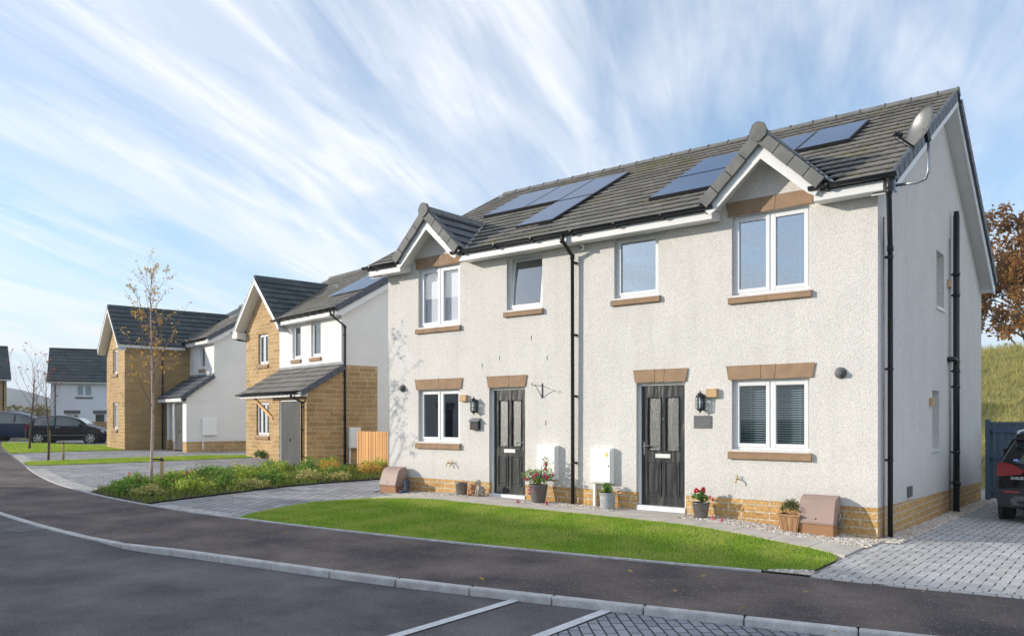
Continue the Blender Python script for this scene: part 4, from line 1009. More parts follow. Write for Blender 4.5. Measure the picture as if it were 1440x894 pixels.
wall_lantern(tuple(Cm @ Vector((UCJ+.005,.35,1.72))), R(90-11.2), 'small black lantern in the porch corner of the far stone house', None)
meter_cabinet(tuple(Cm @ Vector((UC1+.003,.92,.83))), R(90-11.2), 'white meter cabinet on the white lean-to wall of the far stone house', None, w=.62, h=.72, leg=.6)
meter_cabinet(tuple(Bm @ Vector((UB1+.015,1.62,.60))), R(90-9.2), 'grey meter cabinet on a duct, on the stone side wall by the timber fence', None, w=.42, h=.66, leg=.6)

# ---------------- house D (blue-white, far left) and E (far left edge)
def simple_house(name, label, loc, rz, L, D, ze, zr, wm, wins, doors, side_m=None, zb=-.8, ovh=.35, roofm=M_tile_d, apexoff=0, gable_windows=(), upipe=None, lint=True):
    t = thing(name, label, 'house', loc, rz)
    hs = wins+doors; rc = D/2+apexoff
    w = MB(); wall(w, 0, L, 0, zb, ze, hs, .12); w.build('front_wall', t, wm)
    for (x, s) in ((0,-1), (L,1)):
        w = MB(Matrix.Translation((x,0,0)) @ (Matrix.Scale(-1,4,(1,0,0)) if s < 0 else Matrix()) @ SIDE); wall(w, 0, D, 0, zb, [(0,ze),(rc,zr-.12),(D,ze)], list(gable_windows), .12); w.build('gable_wall', t, side_m or wm)
    w = MB(); w.box(0, L, D-.1, D, zb, ze); w.build('rear_wall', t, wm)
    for s, (y0, z0) in ((1,(-ovh, ze-.02)), (-1,(D+ovh, ze-.02))):
        l = slope_vec(abs(rc-y0), zr-z0); tt = MB()
        tiles(tt, (-.25 if s > 0 else L+.25, y0, z0), (s,0,0), (0,s*l[0],l[1]), (0,-s*l[1],l[0]), L+.5, l[2], course=.33, tw=.6, seed=5, roll=False); tt.build('roof', t, roofm)
        w = MB(); w.quad((-.23,y0+.02*s,z0-.02),(L+.23,y0+.02*s,z0-.02),(L+.23,rc,zr-.02),(-.23,rc,zr-.02)); w.build('underlay', t, M_black)
        w = MB()
        for x in (-.26, L+.23): w.prism([(y0,z0-.04),(rc,zr-.04),(rc,zr-.26),(y0,z0-.22)], 'x', x, x+.03)
        w.box(-.2,L+.2,min(y0,y0+.03*s),max(y0,y0+.03*s),ze-.2,ze-.04); w.box(-.2,L+.2,min(y0,y0+ovh*s),max(y0,y0+ovh*s),ze-.2,ze-.17); w.build('bargeboard', t, M_white)
    w = MB(); w.box(-.25,L+.25,rc-.1,rc+.1,zr-.03,zr+.06); w.build('ridge', t, roofm)
    gutter(t, I, -.25, L+.25, -ovh-.06, ze, r=.06, step=1)
    for h in wins:
        window(t, I, *h, lights=2, blind='roller' if name == 'terraced_house' and h[2] > 2.4 else None); stone_sill(t, I, h[0]-.05, h[1]+.05, h[2]-.16, h[2]-.03, None, m=M_slate if lint else M_sand)
        if lint and h[2] < 2.4: lintel(t, I, h[0]-.08, h[1]+.08, h[3]+.005, h[3]+.26, m=M_slate)
    for h in doors:
        w = MB(); w.box(h[0]+.06,h[1]-.06,.06,.1,h[2],h[3]-.06); dd = w.build('door', t, M_door)
        w = MB(); w.box(h[0],h[0]+.06,.05,.11,h[2],h[3]); w.box(h[1]-.06,h[1],.05,.11,h[2],h[3]); w.box(h[0]+.06,h[1]-.06,.05,.11,h[3]-.06,h[3]); w.build('door_frame', t, M_white)
        cx = (h[0]+h[1])/2; w = MB(); w.box(cx-.22,cx-.06,.05,.058,h[2]+.95,h[3]-.25); w.box(cx+.06,cx+.22,.05,.058,h[2]+.95,h[3]-.25); w.build('pane', dd, M_obsc)
        if lint: lintel(t, I, h[0]-.08, h[1]+.08, h[3]+.005, h[3]+.26, m=M_slate)
    if upipe:
        for x in upipe: downpipe(t, I, [(x,-ovh,ze-.1),(x,-.06,ze-.45),(x,-.06,zb+.2)], brk=(3,1.5))
    w = MB(); w.box(.15,L-.15,.8,.85,zb,ze-.1); w.build('interior', t, M_room)
    return t
# camera basis helper for the far things: metres right of / ahead of a point at the street
ca, sa = math.cos(R(38.8)), math.sin(R(38.8))
CAMP = Vector((2.9534, -11.8683, 1.54))
def at(r, q, z=0): return (CAMP.x + r*ca - q*sa, CAMP.y + r*sa + q*ca, z)
dR = R(38.8-25)   # turned 25 deg toward the road end
D_ = simple_house('terraced_house', 'pale blue-white rendered house with slate roof, behind the parked black hatchback',
    at(-35.0,60.0), R(38.8+25), 13.5, 3.3, 4.42, 7.0, M_render_d, [(1.70,2.78,3.25,4.2),(.98,1.88,.95,1.92)], [(2.95,3.68,-.2,1.92)], upipe=(.3,), apexoff=.1, zb=-1.0)
E_ = simple_house('stone_end_house', 'stone house with slate roof cut off by the left edge, black downpipe at its corner',
    at(-46.2,46.9), R(38.8+36), 13.7, 6, 4.35, 6.75, M_stone_b, [(3,4.2,2.9,4.0),(8,9.2,2.9,4.0)], [(6,7,-.6,1.5)], upipe=(13.5,), zb=-1.0, lint=False)

# ================================================================== HOUSES ACROSS THE STREET (behind the camera: cast the road's shade)
for (x, y, L, lab, rz) in ((-19.3,-18.9,13.0,'white house across the street, opposite the semi-detached pair',180-7.4), (-36.5,-23.3,16.5,'white house across the street, second from the parking bays',180), (-66,-20,13,'white house across the street, furthest along to the left',180)):
    # its front faces away from the street; ridge about 4 m behind the given corner
    simple_house('opposite_house', lab, (x, y, 0), R(rz), L, 8, 5.1, 8.55, M_render_s, [(2,3.4,1,2.1),(2,3.4,3.5,4.5),(9,10.4,1,2.1),(9,10.4,3.5,4.5)], [(6,7,0,2.1)], roofm=M_tile)

# ================================================================== GROUND
import bmesh
def sheet(name, poly, off, m, grid=None, zf=None, kind='structure', parent=None):
    zf = zf or hh
    bm = bmesh.new(); vs = [bm.verts.new((p[0], p[1], 0)) for p in poly]
    for t in tessellate_polygon([[Vector((p[0], p[1], 0)) for p in poly]]):
        try: bm.faces.new([vs[i] for i in t])
        except ValueError: pass
    cuts = grid or []
    x0, x1 = min(p[0] for p in poly), max(p[0] for p in poly); y0, y1 = min(p[1] for p in poly), max(p[1] for p in poly)
    def cut(co, no): bmesh.ops.bisect_plane(bm, geom=bm.verts[:]+bm.edges[:]+bm.faces[:], plane_co=co, plane_no=no)
    gx = [-45, 0, -3, 10]+[-10+.4*i for i in range(26)]; gy = [0, 10, 3, 2.999]+[-3.6+.3*i for i in range(11)]
    for g in gx:
        if x0 < g < x1: cut((g,0,0), (1,0,0))
    for g in gy:
        if y0 < g < y1: cut((0,g,0), (0,1,0))
    bmesh.ops.triangulate(bm, faces=bm.faces[:])
    for v in bm.verts: v.co.z = zf(v.co.x, v.co.y) + (off(v.co.x, v.co.y) if callable(off) else off)
    bmesh.ops.recalc_face_normals(bm, faces=bm.faces[:])
    if sum(f.normal.z for f in bm.faces) < 0: bmesh.ops.reverse_faces(bm, faces=bm.faces[:])
    me = bpy.data.meshes.new(name); bm.to_mesh(me); bm.free(); me.materials.append(m)
    o = bpy.data.objects.new(name, me); COL.objects.link(o)
    if kind: o['kind'] = kind
    if parent: o.parent = parent
    return o

M_road = speckle_mat('road_asphalt', (.082,.077,.083), (.165,.152,.155), .36, (.27,.27,.28), 4.0, bstr=.9)
M_foot = speckle_mat('footway_asphalt', (.062,.053,.057), (.18,.142,.125), .36, (.50,.46,.43), 3.5, bstr=.8)
M_kerb = mat('kerb_concrete', (.50,.49,.48), .85, .18, 7, .3, 70, fine=.12)
M_slab = mat('paving_slab', (.56,.51,.45), .85, .12, 2.5, .2, 80, fine=.07)
M_pave = brick_mat('block_paving', (.30,.30,.31), (.42,.415,.41), (.06,.06,.063), .24, .16, ms=.010, flat=True, rot=R(0), rockface=.25, bump=.6, stain=.2)
M_paveR = brick_mat('block_paving_right', (.44,.43,.42), (.58,.565,.55), (.30,.29,.28), .215, .20, ms=.004, heads=.036, flat=True, rot=0, rockface=.3, bump=.8, stain=.15)
M_paveB = brick_mat('bay_block_paving', (.22,.235,.26), (.30,.315,.34), (.04,.04,.044), .2, .1, ms=.008, flat=True, rot=R(45+3), rockface=.2, bump=.7)
M_sett = brick_mat('granite_setts', (.46,.44,.41), (.58,.56,.53), (.2,.19,.18), .2, .1, ms=.008, flat=True, rot=R(-15), rockface=.2, bump=.4)
M_soil = mat('soil', (.045,.032,.022), .95, .3, 8, .8, 30)
M_turf = mat('turf_base', (.10,.17,.02), .95, .25, 6, .5, 60)
M_field = mat('field_grass', (.07,.10,.03), .95, .3, .2, .3, 4)
M_paint = mat('road_paint', (.62,.63,.64), .7, .12, 8, .2, 90, fine=.15)
M_gravelbase = mat('gravel_bed', (.33,.30,.26), .95, .3, 40, .6, 60)

gx = [-1100,-800,-500,-200,-100,-60,-45,-30,-20,-10,-3,0,10,20,40,80,200,600,1100]; gy = [-1100,-400,-100,-40,-20,-10,-4,0,10,20,40,80,200,600,1100]
w = MB(); w.smooth = True; vs = [(x, y, hh(x,y)-.22) for y in gy for x in gx]; nx = len(gx)
w.add(vs, [(j*nx+i, j*nx+i+1, (j+1)*nx+i+1, (j+1)*nx+i) for j in range(len(gy)-1) for i in range(nx-1)])
w.build('ground', None, M_field, kind='structure')

kerb = [(-75,13.5),(-60,7),(-40,-.6),(-30,-3.3),(-20.9,-5.75),(-16,-6.5),(-12.29,-6.83),(-9.51,-7.0),(-7.54,-6.98),(-7.0,-6.78),(-6.0,-6.59),(-4.38,-6.32),(-3.55,-6.17),(-2.76,-5.99),(-1.95,-5.78),(-1.1,-5.56),(-0.28,-5.35),(0.57,-5.12),(1.51,-4.86),(5,-3.85),(12,-1.6),(30,4.5)]
edge = [(-73,17),(-58,10.5),(-45,4.1),(-39.4,2.12),(-29.62,-0.74),(-24.04,-2.3),(-20.29,-3.35),(-17.21,-4.1),(-15.57,-4.36),(-14.28,-4.56),(-12.78,-4.71),(-11.43,-4.76),(-9.87,-4.80),(-8.63,-4.68),(-7.09,-4.54),(-5.89,-4.38),(-4.31,-4.14),(-3.01,-3.88),(-1.81,-3.64),(-.63,-3.35),(-.1,-3.22),(.17,-3.19),(.89,-3.12),(2.03,-2.87),(5,-2.1),(12,.2),(30,6.3)]
def offr(x, y): return -.020 - .058*ss((x+8.3)/1.5)
def resample(pl, step):
    out = []; 
    for a, b in zip(pl, pl[1:]):
        a, b = Vector(a), Vector(b); n = max(1, int(round((b-a).length/step)))
        out += [a.lerp(b, i/n) for i in range(n)]
    out.append(Vector(pl[-1])); return out
def smooth_pl(pl, it=2):
    for _ in range(it):
        q = [pl[0]]
        for a, b in zip(pl, pl[1:]): q += [tuple(Vector(a).lerp(Vector(b), .25)), tuple(Vector(a).lerp(Vector(b), .75))]
        q.append(pl[-1]); pl = q
    return pl
edge_s = smooth_pl(edge, 1)
sheet('footway', kerb + edge_s[::-1], 0.0, M_foot)
sheet('road', [(p[0], p[1]) for p in kerb] + [(30,-16),(-75,-16)], offr, M_road)
sheet('opposite_footway', [(-75,-16.02),(30,-16.02),(30,-18.5),(-75,-18.5)], -.02, M_foot)
sheet('earth', [tuple(p) for p in edge_s] + [(30,40),(-73,40)], -.014, M_gravelbase)
# kerb stones
def stones(name, pl, width, off_top, depth, length, gap, m, side=1, topf=None, x_rng=None, bev=.012):
    P = resample(pl, .05); mb = MB(); acc = 0; start = P[0]; seg = [P[0]]; L = 0
    def emit(a, b):
        d = (b-a); 
        if d.length < .1: return
        d.normalize(); n = Vector((-d.y, d.x))*side; a = a+d*gap/2; b = b-d*gap/2
        q = [a, b, b+n*width, a+n*width]; z = [hh(p.x, p.y)+off_top for p in q]
        vs = [(p.x, p.y, zz-depth) for p, zz in zip(q, z)]+[(p.x, p.y, zz) for p, zz in zip(q, z)]
        mb.add(vs, [(0,3,2,1),(4,5,6,7),(0,1,5,4),(1,2,6,5),(2,3,7,6),(3,0,4,7)])
    for a, b in zip(P, P[1:]):
        L += (b-a).length
        if L >= length:
            if not x_rng or x_rng[0] < b.x < x_rng[1]: emit(start, b)
            start = b; L = 0
    return mb.build(name, None, m, bevel=bev, kind='structure')
stones('kerb', smooth_pl(kerb,1), .105, .002, .25, .86, .008, M_kerb, side=-1, x_rng=(-60,14), bev=.018)
stones('lawn_edging', [p for p in edge_s if -24 < p[0] < -.05], .05, .022, .2, .9, .008, M_kerb, side=1, bev=.006)
stones('driveway_kerb', [p for p in edge_s if .1 < p[0] < 12], .16, .012, .2, .9, .008, M_sett, side=1, bev=.01)
def strip(pl, w0, w1, x0, x1):
    P = [Vector(p) for p in resample(pl, .4) if x0 <= p[0] <= x1]; a = []; b = []
    for i, p in enumerate(P):
        d = (P[min(i+1, len(P)-1)]-P[max(i-1, 0)]).normalized(); n = Vector((-d.y, d.x)); a.append(tuple(p+n*w0)); b.append(tuple(p+n*w1))
    return a + b[::-1]
sheet('sett_strip', strip(edge_s, .052, .42, -22.6, -14.4), .012, M_sett)
sheet('sett_strip', strip(edge_s, .052, .42, -31.0, -25.0), .012, M_sett)
sheet('sett_strip', strip(edge_s, .052, .30, -11.3, -8.75), .012, M_sett)
# driveways
sheet('driveway', [(.10,-3.05),(.17,-3.02),(.89,-2.96),(2.03,-2.71),(5,-1.94),(9,-.6),(9,9.0),(.32,9.0),(.32,-.2),(.08,-.2),(.06,-1.96)], .006, M_paveR)
sheet('driveway', [(-11.43,-4.72),(-9.87,-4.76),(-8.66,-4.64),(-8.80,-4.3),(-9.01,-3.96),(-9.34,-3.14),(-9.5,-2.46),(-9.20,-1.63),(-9.15,-.95),(-9.35,-.55),(-10.3,-.25),(-10.3,3.2),(-12.6,3.4),(-12.5,2.05),(-12.59,.51),(-12.5,-1),(-12.04,-2.71),(-11.62,-4.31)], .006, M_pave)
sheet('driveway', [(-23.9,-2.28),(-20.29,-3.30),(-17.21,-4.05),(-15.57,-4.31),(-14.35,-4.5),(-14.7,-4.2),(-16.65,-2.6),(-17.6,-1),(-18.2,.6),(-18.3,2.6),(-17.5,4.2),(-17,7),(-23.2,7),(-23.3,1.0),(-23.8,-1.9)], .006, M_pave)
sheet('driveway', [(-31.8,-.05),(-30.01,-.55),(-25.91,-1.71),(-25.6,4.5),(-24.87,6.3),(-28.5,9),(-31.23,7),(-31.9,2.3)], .006, M_pave)
sheet('driveway', [(-47,5.1),(-43.9,3.9),(-40.78,4.6),(-36.2,6.0),(-32,4.6),(-31,9),(-36,14),(-50,14)], .006, M_pave)
# lawns
lawn_poly = [(-8.63,-4.62),(-7.09,-4.48),(-5.89,-4.32),(-4.31,-4.08),(-3.01,-3.82),(-1.81,-3.58),(-.63,-3.29),(-.42,-3.24),(-.25,-3.0),(.03,-2.8),(.04,-1.96),(-.15,-1.58),(-.49,-1.40),(-1.43,-1.18),(-2.51,-1.03),(-3.44,-1.0),(-4.4,-1.02),(-5.74,-1.06),(-7.51,-1.09),(-8.83,-1.45),(-9.14,-1.63),(-9.48,-2.46),(-9.32,-3.14),(-8.99,-3.96)]
strip1 = [(-25.91,-1.66),(-23.9,-2.2),(-23.83,-1.85),(-23.3,1.02),(-23.26,5.2),(-24.6,6.2),(-25.55,4.4),(-26.0,1.08)]
strip2 = [(-43.89,3.70),(-39.4,2.18),(-34.24,.66),(-31.85,-.0),(-31.95,2.27),(-31.7,4.6),(-36.19,6.0),(-40.78,4.6)]
sheet('lawn_base', lawn_poly, .012, M_turf); sheet('verge_base', strip1, .012, M_turf); sheet('verge_base', strip2, .012, M_turf)
sheet('far_verge', [(-60,11.8),(-58,10.9),(-46.5,5.0),(-49,14),(-58,20)], .012, M_turf)
bed_poly = [(-14.28,-4.50),(-12.78,-4.65),(-11.45,-4.70),(-11.63,-4.31),(-12.06,-2.71),(-12.52,-1),(-12.61,.51),(-12.52,2.05),(-12.62,3.4),(-12.7,5.5),(-17.0,5.5),(-17.5,4.2),(-18.3,2.6),(-18.2,.6),(-17.6,-1),(-16.65,-2.6),(-14.7,-4.2)]
sheet('planting_bed', bed_poly, .03, M_soil)
# gravel + slabs by the house
sheet('gravel_bed', [(-9.15,-1.0),(-8.9,-1.42),(-7.5,-1.06),(-5.7,-1.03),(-3.4,-.96),(-1.43,-1.15),(-.49,-1.38),(-.15,-1.55),(.06,-1.6),(.08,-.2),(.32,-.2),(.32,8.9),(-.05,8.9),(-.05,.05),(-10.15,.05),(-10.15,-.25),(-9.35,-.5)], .004, M_gravelbase)
sheet('gravel_corner', [(-.40,-3.23),(.10,-3.14),(.06,-2.84),(-.22,-3.0)], .012, M_gravelbase)
def slabs(name, pl_f, pl_b, xs, off=.022):
    """paving slabs between front and back polylines given as functions of x"""
    mb = MB(); g = .005
    for a, b in zip(xs, xs[1:]):
        q = [(a+g, pl_f(a+g)), (b-g, pl_f(b-g)), (b-g, pl_b(b-g)), (a+g, pl_b(a+g))]
        z = [hh(*p)+off+rnd.uniform(-.002,.002) for p in q]
        mb.add([(p[0],p[1],zz-.05) for p, zz in zip(q, z)]+[(p[0],p[1],zz) for p, zz in zip(q, z)], [(0,3,2,1),(4,5,6,7),(0,1,5,4),(1,2,6,5),(2,3,7,6),(3,0,4,7)])
    return mb.build(name, None, M_slab, bevel=.004, kind='structure')
ff = lerp_fn([(-9.3,-1.30),(-8.8,-1.42),(-7.5,-1.06),(-5.7,-1.03),(-3.4,-.97),(-2.5,-1.0),(-1.43,-1.14),(-.49,-1.37),(-.12,-1.56),(.05,-1.7)])
fb = lerp_fn([(-9.3,-.72),(-7.4,-.50),(-4.6,-.52),(-2.9,-.50),(-2.0,-.54),(-1.05,-.70),(-.4,-.80),(.05,-.86)])
slabs('garden_path', ff, fb, [-9.12,-8.6,-8.0,-7.4,-6.8,-6.2,-5.6,-5.0,-4.55,-3.95,-3.4,-2.85,-2.3,-1.7,-1.1,-.5,.04])
slabs('door_path', lambda x: -.495, lambda x: .0, [-7.35,-6.75,-6.12]); slabs('door_path', lambda x: -.495, lambda x: .0, [-4.05,-3.45,-2.85])
slabs('drive_edge_slabs', lambda x: -2.84, lambda x: -.2, [.06,.11], .016) if 0 else None
gt_ = thing('gully_grate', 'iron drain grate sunk in the road beside the dropped kerb at the left', 'drain grate', (-9.9,-7.30,hh(-9.9,-7.3)-.018), R(6))
b = MB(); b.box(-.24,.24,-.20,-.17,-.03,.006); b.box(-.24,.24,.17,.20,-.03,.006); b.box(-.24,-.21,-.17,.17,-.03,.006); b.box(.21,.24,-.17,.17,-.03,.006); b.build('frame', gt_, M_slate)
b = MB()
for k in range(7): b.box(-.19+.058*k,-.165+.058*k,-.17,.17,-.03,.004)
b.build('grate', gt_, M_slate)
# parking bays
def offp(x, y): return offr(x,y)+.006
sheet('bay_paving', [(-.80,-11),(-.86,-5.36),(-.28,-5.40),(.57,-5.17),(1.51,-4.91),(5,-3.9),(12,-1.65),(12,-11)], offp, M_paveB)
def offl(x, y): return offr(x,y)+.010
sheet('bay_marking', [(-1.70,-11),(-1.79,-5.80),(-1.89,-5.83),(-1.80,-11)], offl, M_paint)
sheet('bay_marking', [(-.74,-11),(-.90,-5.37),(-1.0,-5.55+.12),(-.86,-11)], offl, M_paint)

# ------------------------------------------------------------------ grass, pebbles
def inside(p, poly):
    x, y = p; c = False; j = len(poly)-1
    for i in range(len(poly)):
        a, b = poly[i], poly[j]
        if (a[1] > y) != (b[1] > y) and x < (b[0]-a[0])*(y-a[1])/(b[1]-a[1])+a[0]: c = not c
        j = i
    return c
def grass(name, poly, dens, h, wd, m, off=.01, zf=None, seed=2, lean=.5, hv=.5, label=None):
    rr = random.Random(seed); zf = zf or hh
    x0, x1 = min(p[0] for p in poly), max(p[0] for p in poly); y0, y1 = min(p[1] for p in poly), max(p[1] for p in poly)
    vs = []; fs = []; n = int((x1-x0)*(y1-y0)*dens)
    for _ in range(n):
        x, y = rr.uniform(x0,x1), rr.uniform(y0,y1)
        if not inside((x,y), poly): continue
        z = zf(x,y)+off; a = rr.uniform(0, 6.283); hgt = h*rr.uniform(1-hv,1+hv*.6); l = lean*hgt*rr.uniform(.1,1); b = rr.uniform(0,6.283)
        dx, dy = math.cos(a)*wd/2, math.sin(a)*wd/2; k = len(vs)
        vs += [(x-dx,y-dy,z),(x+dx,y+dy,z),(x+math.cos(b)*l,y+math.sin(b)*l,z+hgt)]; fs.append((k,k+1,k+2))
    me = bpy.data.meshes.new(name); me.from_pydata(vs, [], fs); me.materials.append(m)
    o = bpy.data.objects.new(name, me); COL.objects.link(o); o['kind'] = 'stuff'
    o['label'] = label or name; o['category'] = 'grass'
    return o
def grass_mat(name, c1, c2, patch):
    m, t, out = nt(name); L = t.links.new
    g = N(t,'ShaderNodeNewGeometry'); tc = N(t,'ShaderNodeTexCoord'); n = N(t,'ShaderNodeTexNoise'); n.inputs['Scale'].default_value = 1.6; n.inputs['Detail'].default_value = 5; L(tc.outputs['Object'], n.inputs['Vector'])
    cr = N(t,'ShaderNodeMix', data_type='RGBA'); L(g.outputs['Random Per Island'], cr.inputs['Factor']); cr.inputs['A'].default_value = rgba(c1); cr.inputs['B'].default_value = rgba(c2)
    r = N(t,'ShaderNodeMapRange'); r.inputs['From Min'].default_value = .44; r.inputs['From Max'].default_value = .60; L(n.outputs['Fac'], r.inputs['Value'])
    m2 = N(t,'ShaderNodeMix', data_type='RGBA'); L(r.outputs[0], m2.inputs['Factor']); L(cr.outputs['Result'], m2.inputs['A']); m2.inputs['B'].default_value = rgba(patch)
    d = N(t,'ShaderNodeBsdfDiffuse'); tr = N(t,'ShaderNodeBsdfTranslucent'); L(m2.outputs['Result'], d.inputs[0]); L(m2.outputs['Result'], tr.inputs[0])
    mx = N(t,'ShaderNodeMixShader'); mx.inputs[0].default_value = .4; L(d.outputs[0], mx.inputs[1]); L(tr.outputs[0], mx.inputs[2]); L(mx.outputs[0], out.inputs[0])
    return m
M_grass = grass_mat('lawn_blades', (.19,.33,.028), (.48,.66,.085), (.50,.58,.12))
SHM_cover = grass_mat('bed_weeds', (.12,.19,.03), (.30,.34,.07), (.20,.24,.06))
M_wild = grass_mat('rough_grass', (.26,.27,.07), (.62,.54,.24), (.42,.38,.13))
grass('grass', lawn_poly, 3600, .034, .007, M_grass, label='short bright green lawn grass in front of the semi-detached house')
grass('grass', strip1, 900, .05, .016, M_grass, seed=5, label='grass of the narrow strip between the two far driveways')
grass('grass', strip2, 500, .06, .025, M_grass, seed=6, label='grass of the verge in front of the parked cars')
grass('ground_cover', bed_poly, 200, .11, .03, SHM_cover, seed=8, off=.03, lean=.9, label='wispy grass and weeds between the shrubs of the planting bed')
def pebbles(name, polys, dens, m, size=.018, seed=4, label=''):
    rr = random.Random(seed); vs = []; fs = []
    for poly in polys:
        x0, x1 = min(p[0] for p in poly), max(p[0] for p in poly); y0, y1 = min(p[1] for p in poly), max(p[1] for p in poly)
        for _ in range(int((x1-x0)*(y1-y0)*dens)):
            x, y = rr.uniform(x0,x1), rr.uniform(y0,y1)
            if not inside((x,y), poly): continue
            s = size*rr.uniform(.5,1.3); z = hh(x,y)+.006+s*.3; a = rr.uniform(0,3.14); ca_, sa_ = math.cos(a), math.sin(a); e = rr.uniform(.6,1); k = len(vs)
            for (u, v, h) in ((1,0,0),(.4,.9*e,.1),(-.5,.8*e,0),(-1,0,.1),(-.5,-.8*e,0),(.5,-.85*e,.05),(.2,.1,.62),(-.25,-.1,.6)):
                vs.append((x+s*(u*ca_-v*sa_), y+s*(u*sa_+v*ca_), z+s*h))
            fs += [(k,k+1,k+6),(k+1,k+2,k+7,k+6),(k+2,k+3,k+7),(k+3,k+4,k+7),(k+4,k+5,k+6,k+7),(k+5,k,k+6)]
    me = bpy.data.meshes.new(name); me.from_pydata(vs, [], fs); me.materials.append(m)
    o = bpy.data.objects.new(name, me); COL.objects.link(o); o['kind'] = 'stuff'; o['label'] = label; o['category'] = 'gravel'
M_peb = leaf_mat('pebble', [(.35,.28,.2),(.58,.50,.42),(.72,.67,.60),(.42,.36,.3),(.8,.77,.72)], trans=0, rough=.8)
pebbles('gravel', [[(-9.1,-.70),(-7.4,-.48),(-7.4,-.01),(-10.05,-.01),(-10.1,-.25)], [(-6.1,-.48),(-4.1,-.49),(-4.1,-.01),(-6.1,-.01)], [(-2.8,-.48),(-2.0,-.52),(-1.05,-.68),(-.4,-.78),(.07,-.84),(.09,-.2),(.32,-.2),(.32,8.9),(.01,8.9),(.01,-.01),(-2.8,-.01)]], 2300, M_peb, size=.024, label='pale pebbles in the strip along the foot of the house walls')
pebbles('gravel', [[(-.40,-3.2),(.10,-3.12),(.05,-2.86),(-.22,-2.98)]], 3000, M_peb, label='small patch of pebbles at the right-hand tip of the lawn')

# ================================================================== PLANTS
def leaves(mb, c, n, r, size, rr, sz=1, up=.3, shape='oval'):
    """n leaf faces scattered in an ellipsoid at c"""
    for _ in range(n):
        while True:
            p = Vector((rr.uniform(-1,1), rr.uniform(-1,1), rr.uniform(-1,1)))
            if p.length < 1: break
        p = Vector(c)+Vector((p.x*r, p.y*r, p.z*r*sz)); s = size*rr.uniform(.6,1.3)
        d = Vector((rr.gauss(0,1), rr.gauss(0,1), rr.gauss(0,1)+up)).normalized(); x = d.orthogonal().normalized(); x = Matrix.Rotation(rr.uniform(0,6.28), 3, d) @ x; y = d.cross(x)
        mb.add([tuple(p-y*s), tuple(p+x*s*.5-y*s*.1+d*s*.12), tuple(p+y*s), tuple(p-x*s*.5-y*s*.1+d*s*.12)], [(0,1,2,3)])
def branch(mb, p0, d, L, r, rr, depth, ends, bend=.25, kids=(2,4), shrink=.62, n=5, up=.15, spread=.7, pts_out=None):
    p = Vector(p0); d = Vector(d).normalized(); pts = [p.copy()]; rs = [r]; steps = 4 if depth > 0 else 3
    for i in range(steps):
        d = (d + Vector((rr.gauss(0,bend), rr.gauss(0,bend), rr.gauss(0,bend)*.6+up))*.5).normalized()
        p = p + d*L/steps; pts.append(p.copy()); rs.append(max(r*(1-.75*(i+1)/steps), .0022))
    mb.tube([tuple(q) for q in pts], rs, n if r > .01 else 4, cap=False)
    if depth == 0:
        ends.append((pts[-1], d)); ends.append((pts[-2], d)); return
    for k in range(rr.randint(*kids)):
        t = rr.uniform(.35,1); i = min(int(t*steps), steps-1); q = pts[i].lerp(pts[i+1], t*steps-i)
        ax = d.orthogonal().normalized(); ax = Matrix.Rotation(rr.uniform(0,6.28), 3, d) @ ax
        branch(mb, q, d + ax*rr.uniform(spread*.6, spread*1.2), L*shrink*rr.uniform(.8,1.15), rs[i]*.62, rr, depth-1, ends, bend, kids, shrink, n, up, spread)
    ends.append((pts[-1], d))
M_birch = mat('young_birch_bark', (.55,.42,.36), .7, .35, 12, .3, 60, stretch=(1,1,3))
M_bark = mat('dark_bark', (.10,.075,.06), .85, .3, 10, .6, 30)
M_twig = mat('twig', (.20,.125,.11), .75, .2, 10)
M_yleaf = leaf_mat('birch_leaf', [(.55,.33,.06),(.70,.45,.09),(.45,.27,.06),(.72,.52,.16)], .45)
M_rleaf = leaf_mat('red_leaf', [(.35,.09,.05),(.45,.16,.06),(.22,.06,.05)], .4)
M_cop = leaf_mat('copper_leaf', [(.20,.085,.022),(.31,.14,.035),(.14,.07,.022),(.42,.22,.06),(.24,.16,.05)], .4)

def young_tree(name, label, loc, height, lean, crown0, rad, seed, nb, nleaf, leafm, leafsize=.03, r0=.03, barkm=None, skip=.4):
    rr = random.Random(seed); t = thing(name, label, 'tree', (loc[0], loc[1], hh(loc[0],loc[1])), 0, 'young street trees')
    b = MB(); n = 9; pts = []; rs = []
    for i in range(n+1):
        q = i/n; pts.append((lean[0]*q*height+.025*math.sin(q*7+seed), lean[1]*q*height+.02*math.cos(q*6+seed), q*height)); rs.append(r0*(1-q)**.8+.003)
    b.tube(pts, rs, 8); b.build('trunk', t, barkm or M_birch)
    b = MB(); ends = []
    for k in range(nb):
        q = crown0 + (1-crown0)*(k/nb)**1.1*.93; i = q*n; a = Vector(pts[int(i)]).lerp(Vector(pts[min(int(i)+1,n)]), i-int(i))
        ang = k*2.4+rr.uniform(-.4,.4); e = rad*(1-.55*(q-crown0)/(1-crown0))*rr.uniform(.65,1.15)
        dirv = Vector((math.cos(ang)*.62, math.sin(ang)*.62, 1.0))
        branch(b, a, dirv, e*1.35, r0*.38*(1-q*.6), rr, 2 if k % 2 == 0 else 1, ends, bend=.16, kids=(2,3), shrink=.5, up=.22, spread=.55)
    cr = b.build('crown', t, M_twig)
    l = MB(); rr.shuffle(ends)
    for (p, d) in ends[:int(len(ends)*(1-skip))]: leaves(l, p, nleaf, .06, leafsize, rr, up=0)
    l.build('leaves', cr, leafm)
    return t
young_tree('young_birch', 'tallest young birch with yellow autumn leaves, in the planting bed', (-14.18,-3.26), 4.85, (.004,.002), .34, .92, 11, 28, 3, M_yleaf, .031, .036, skip=.12)
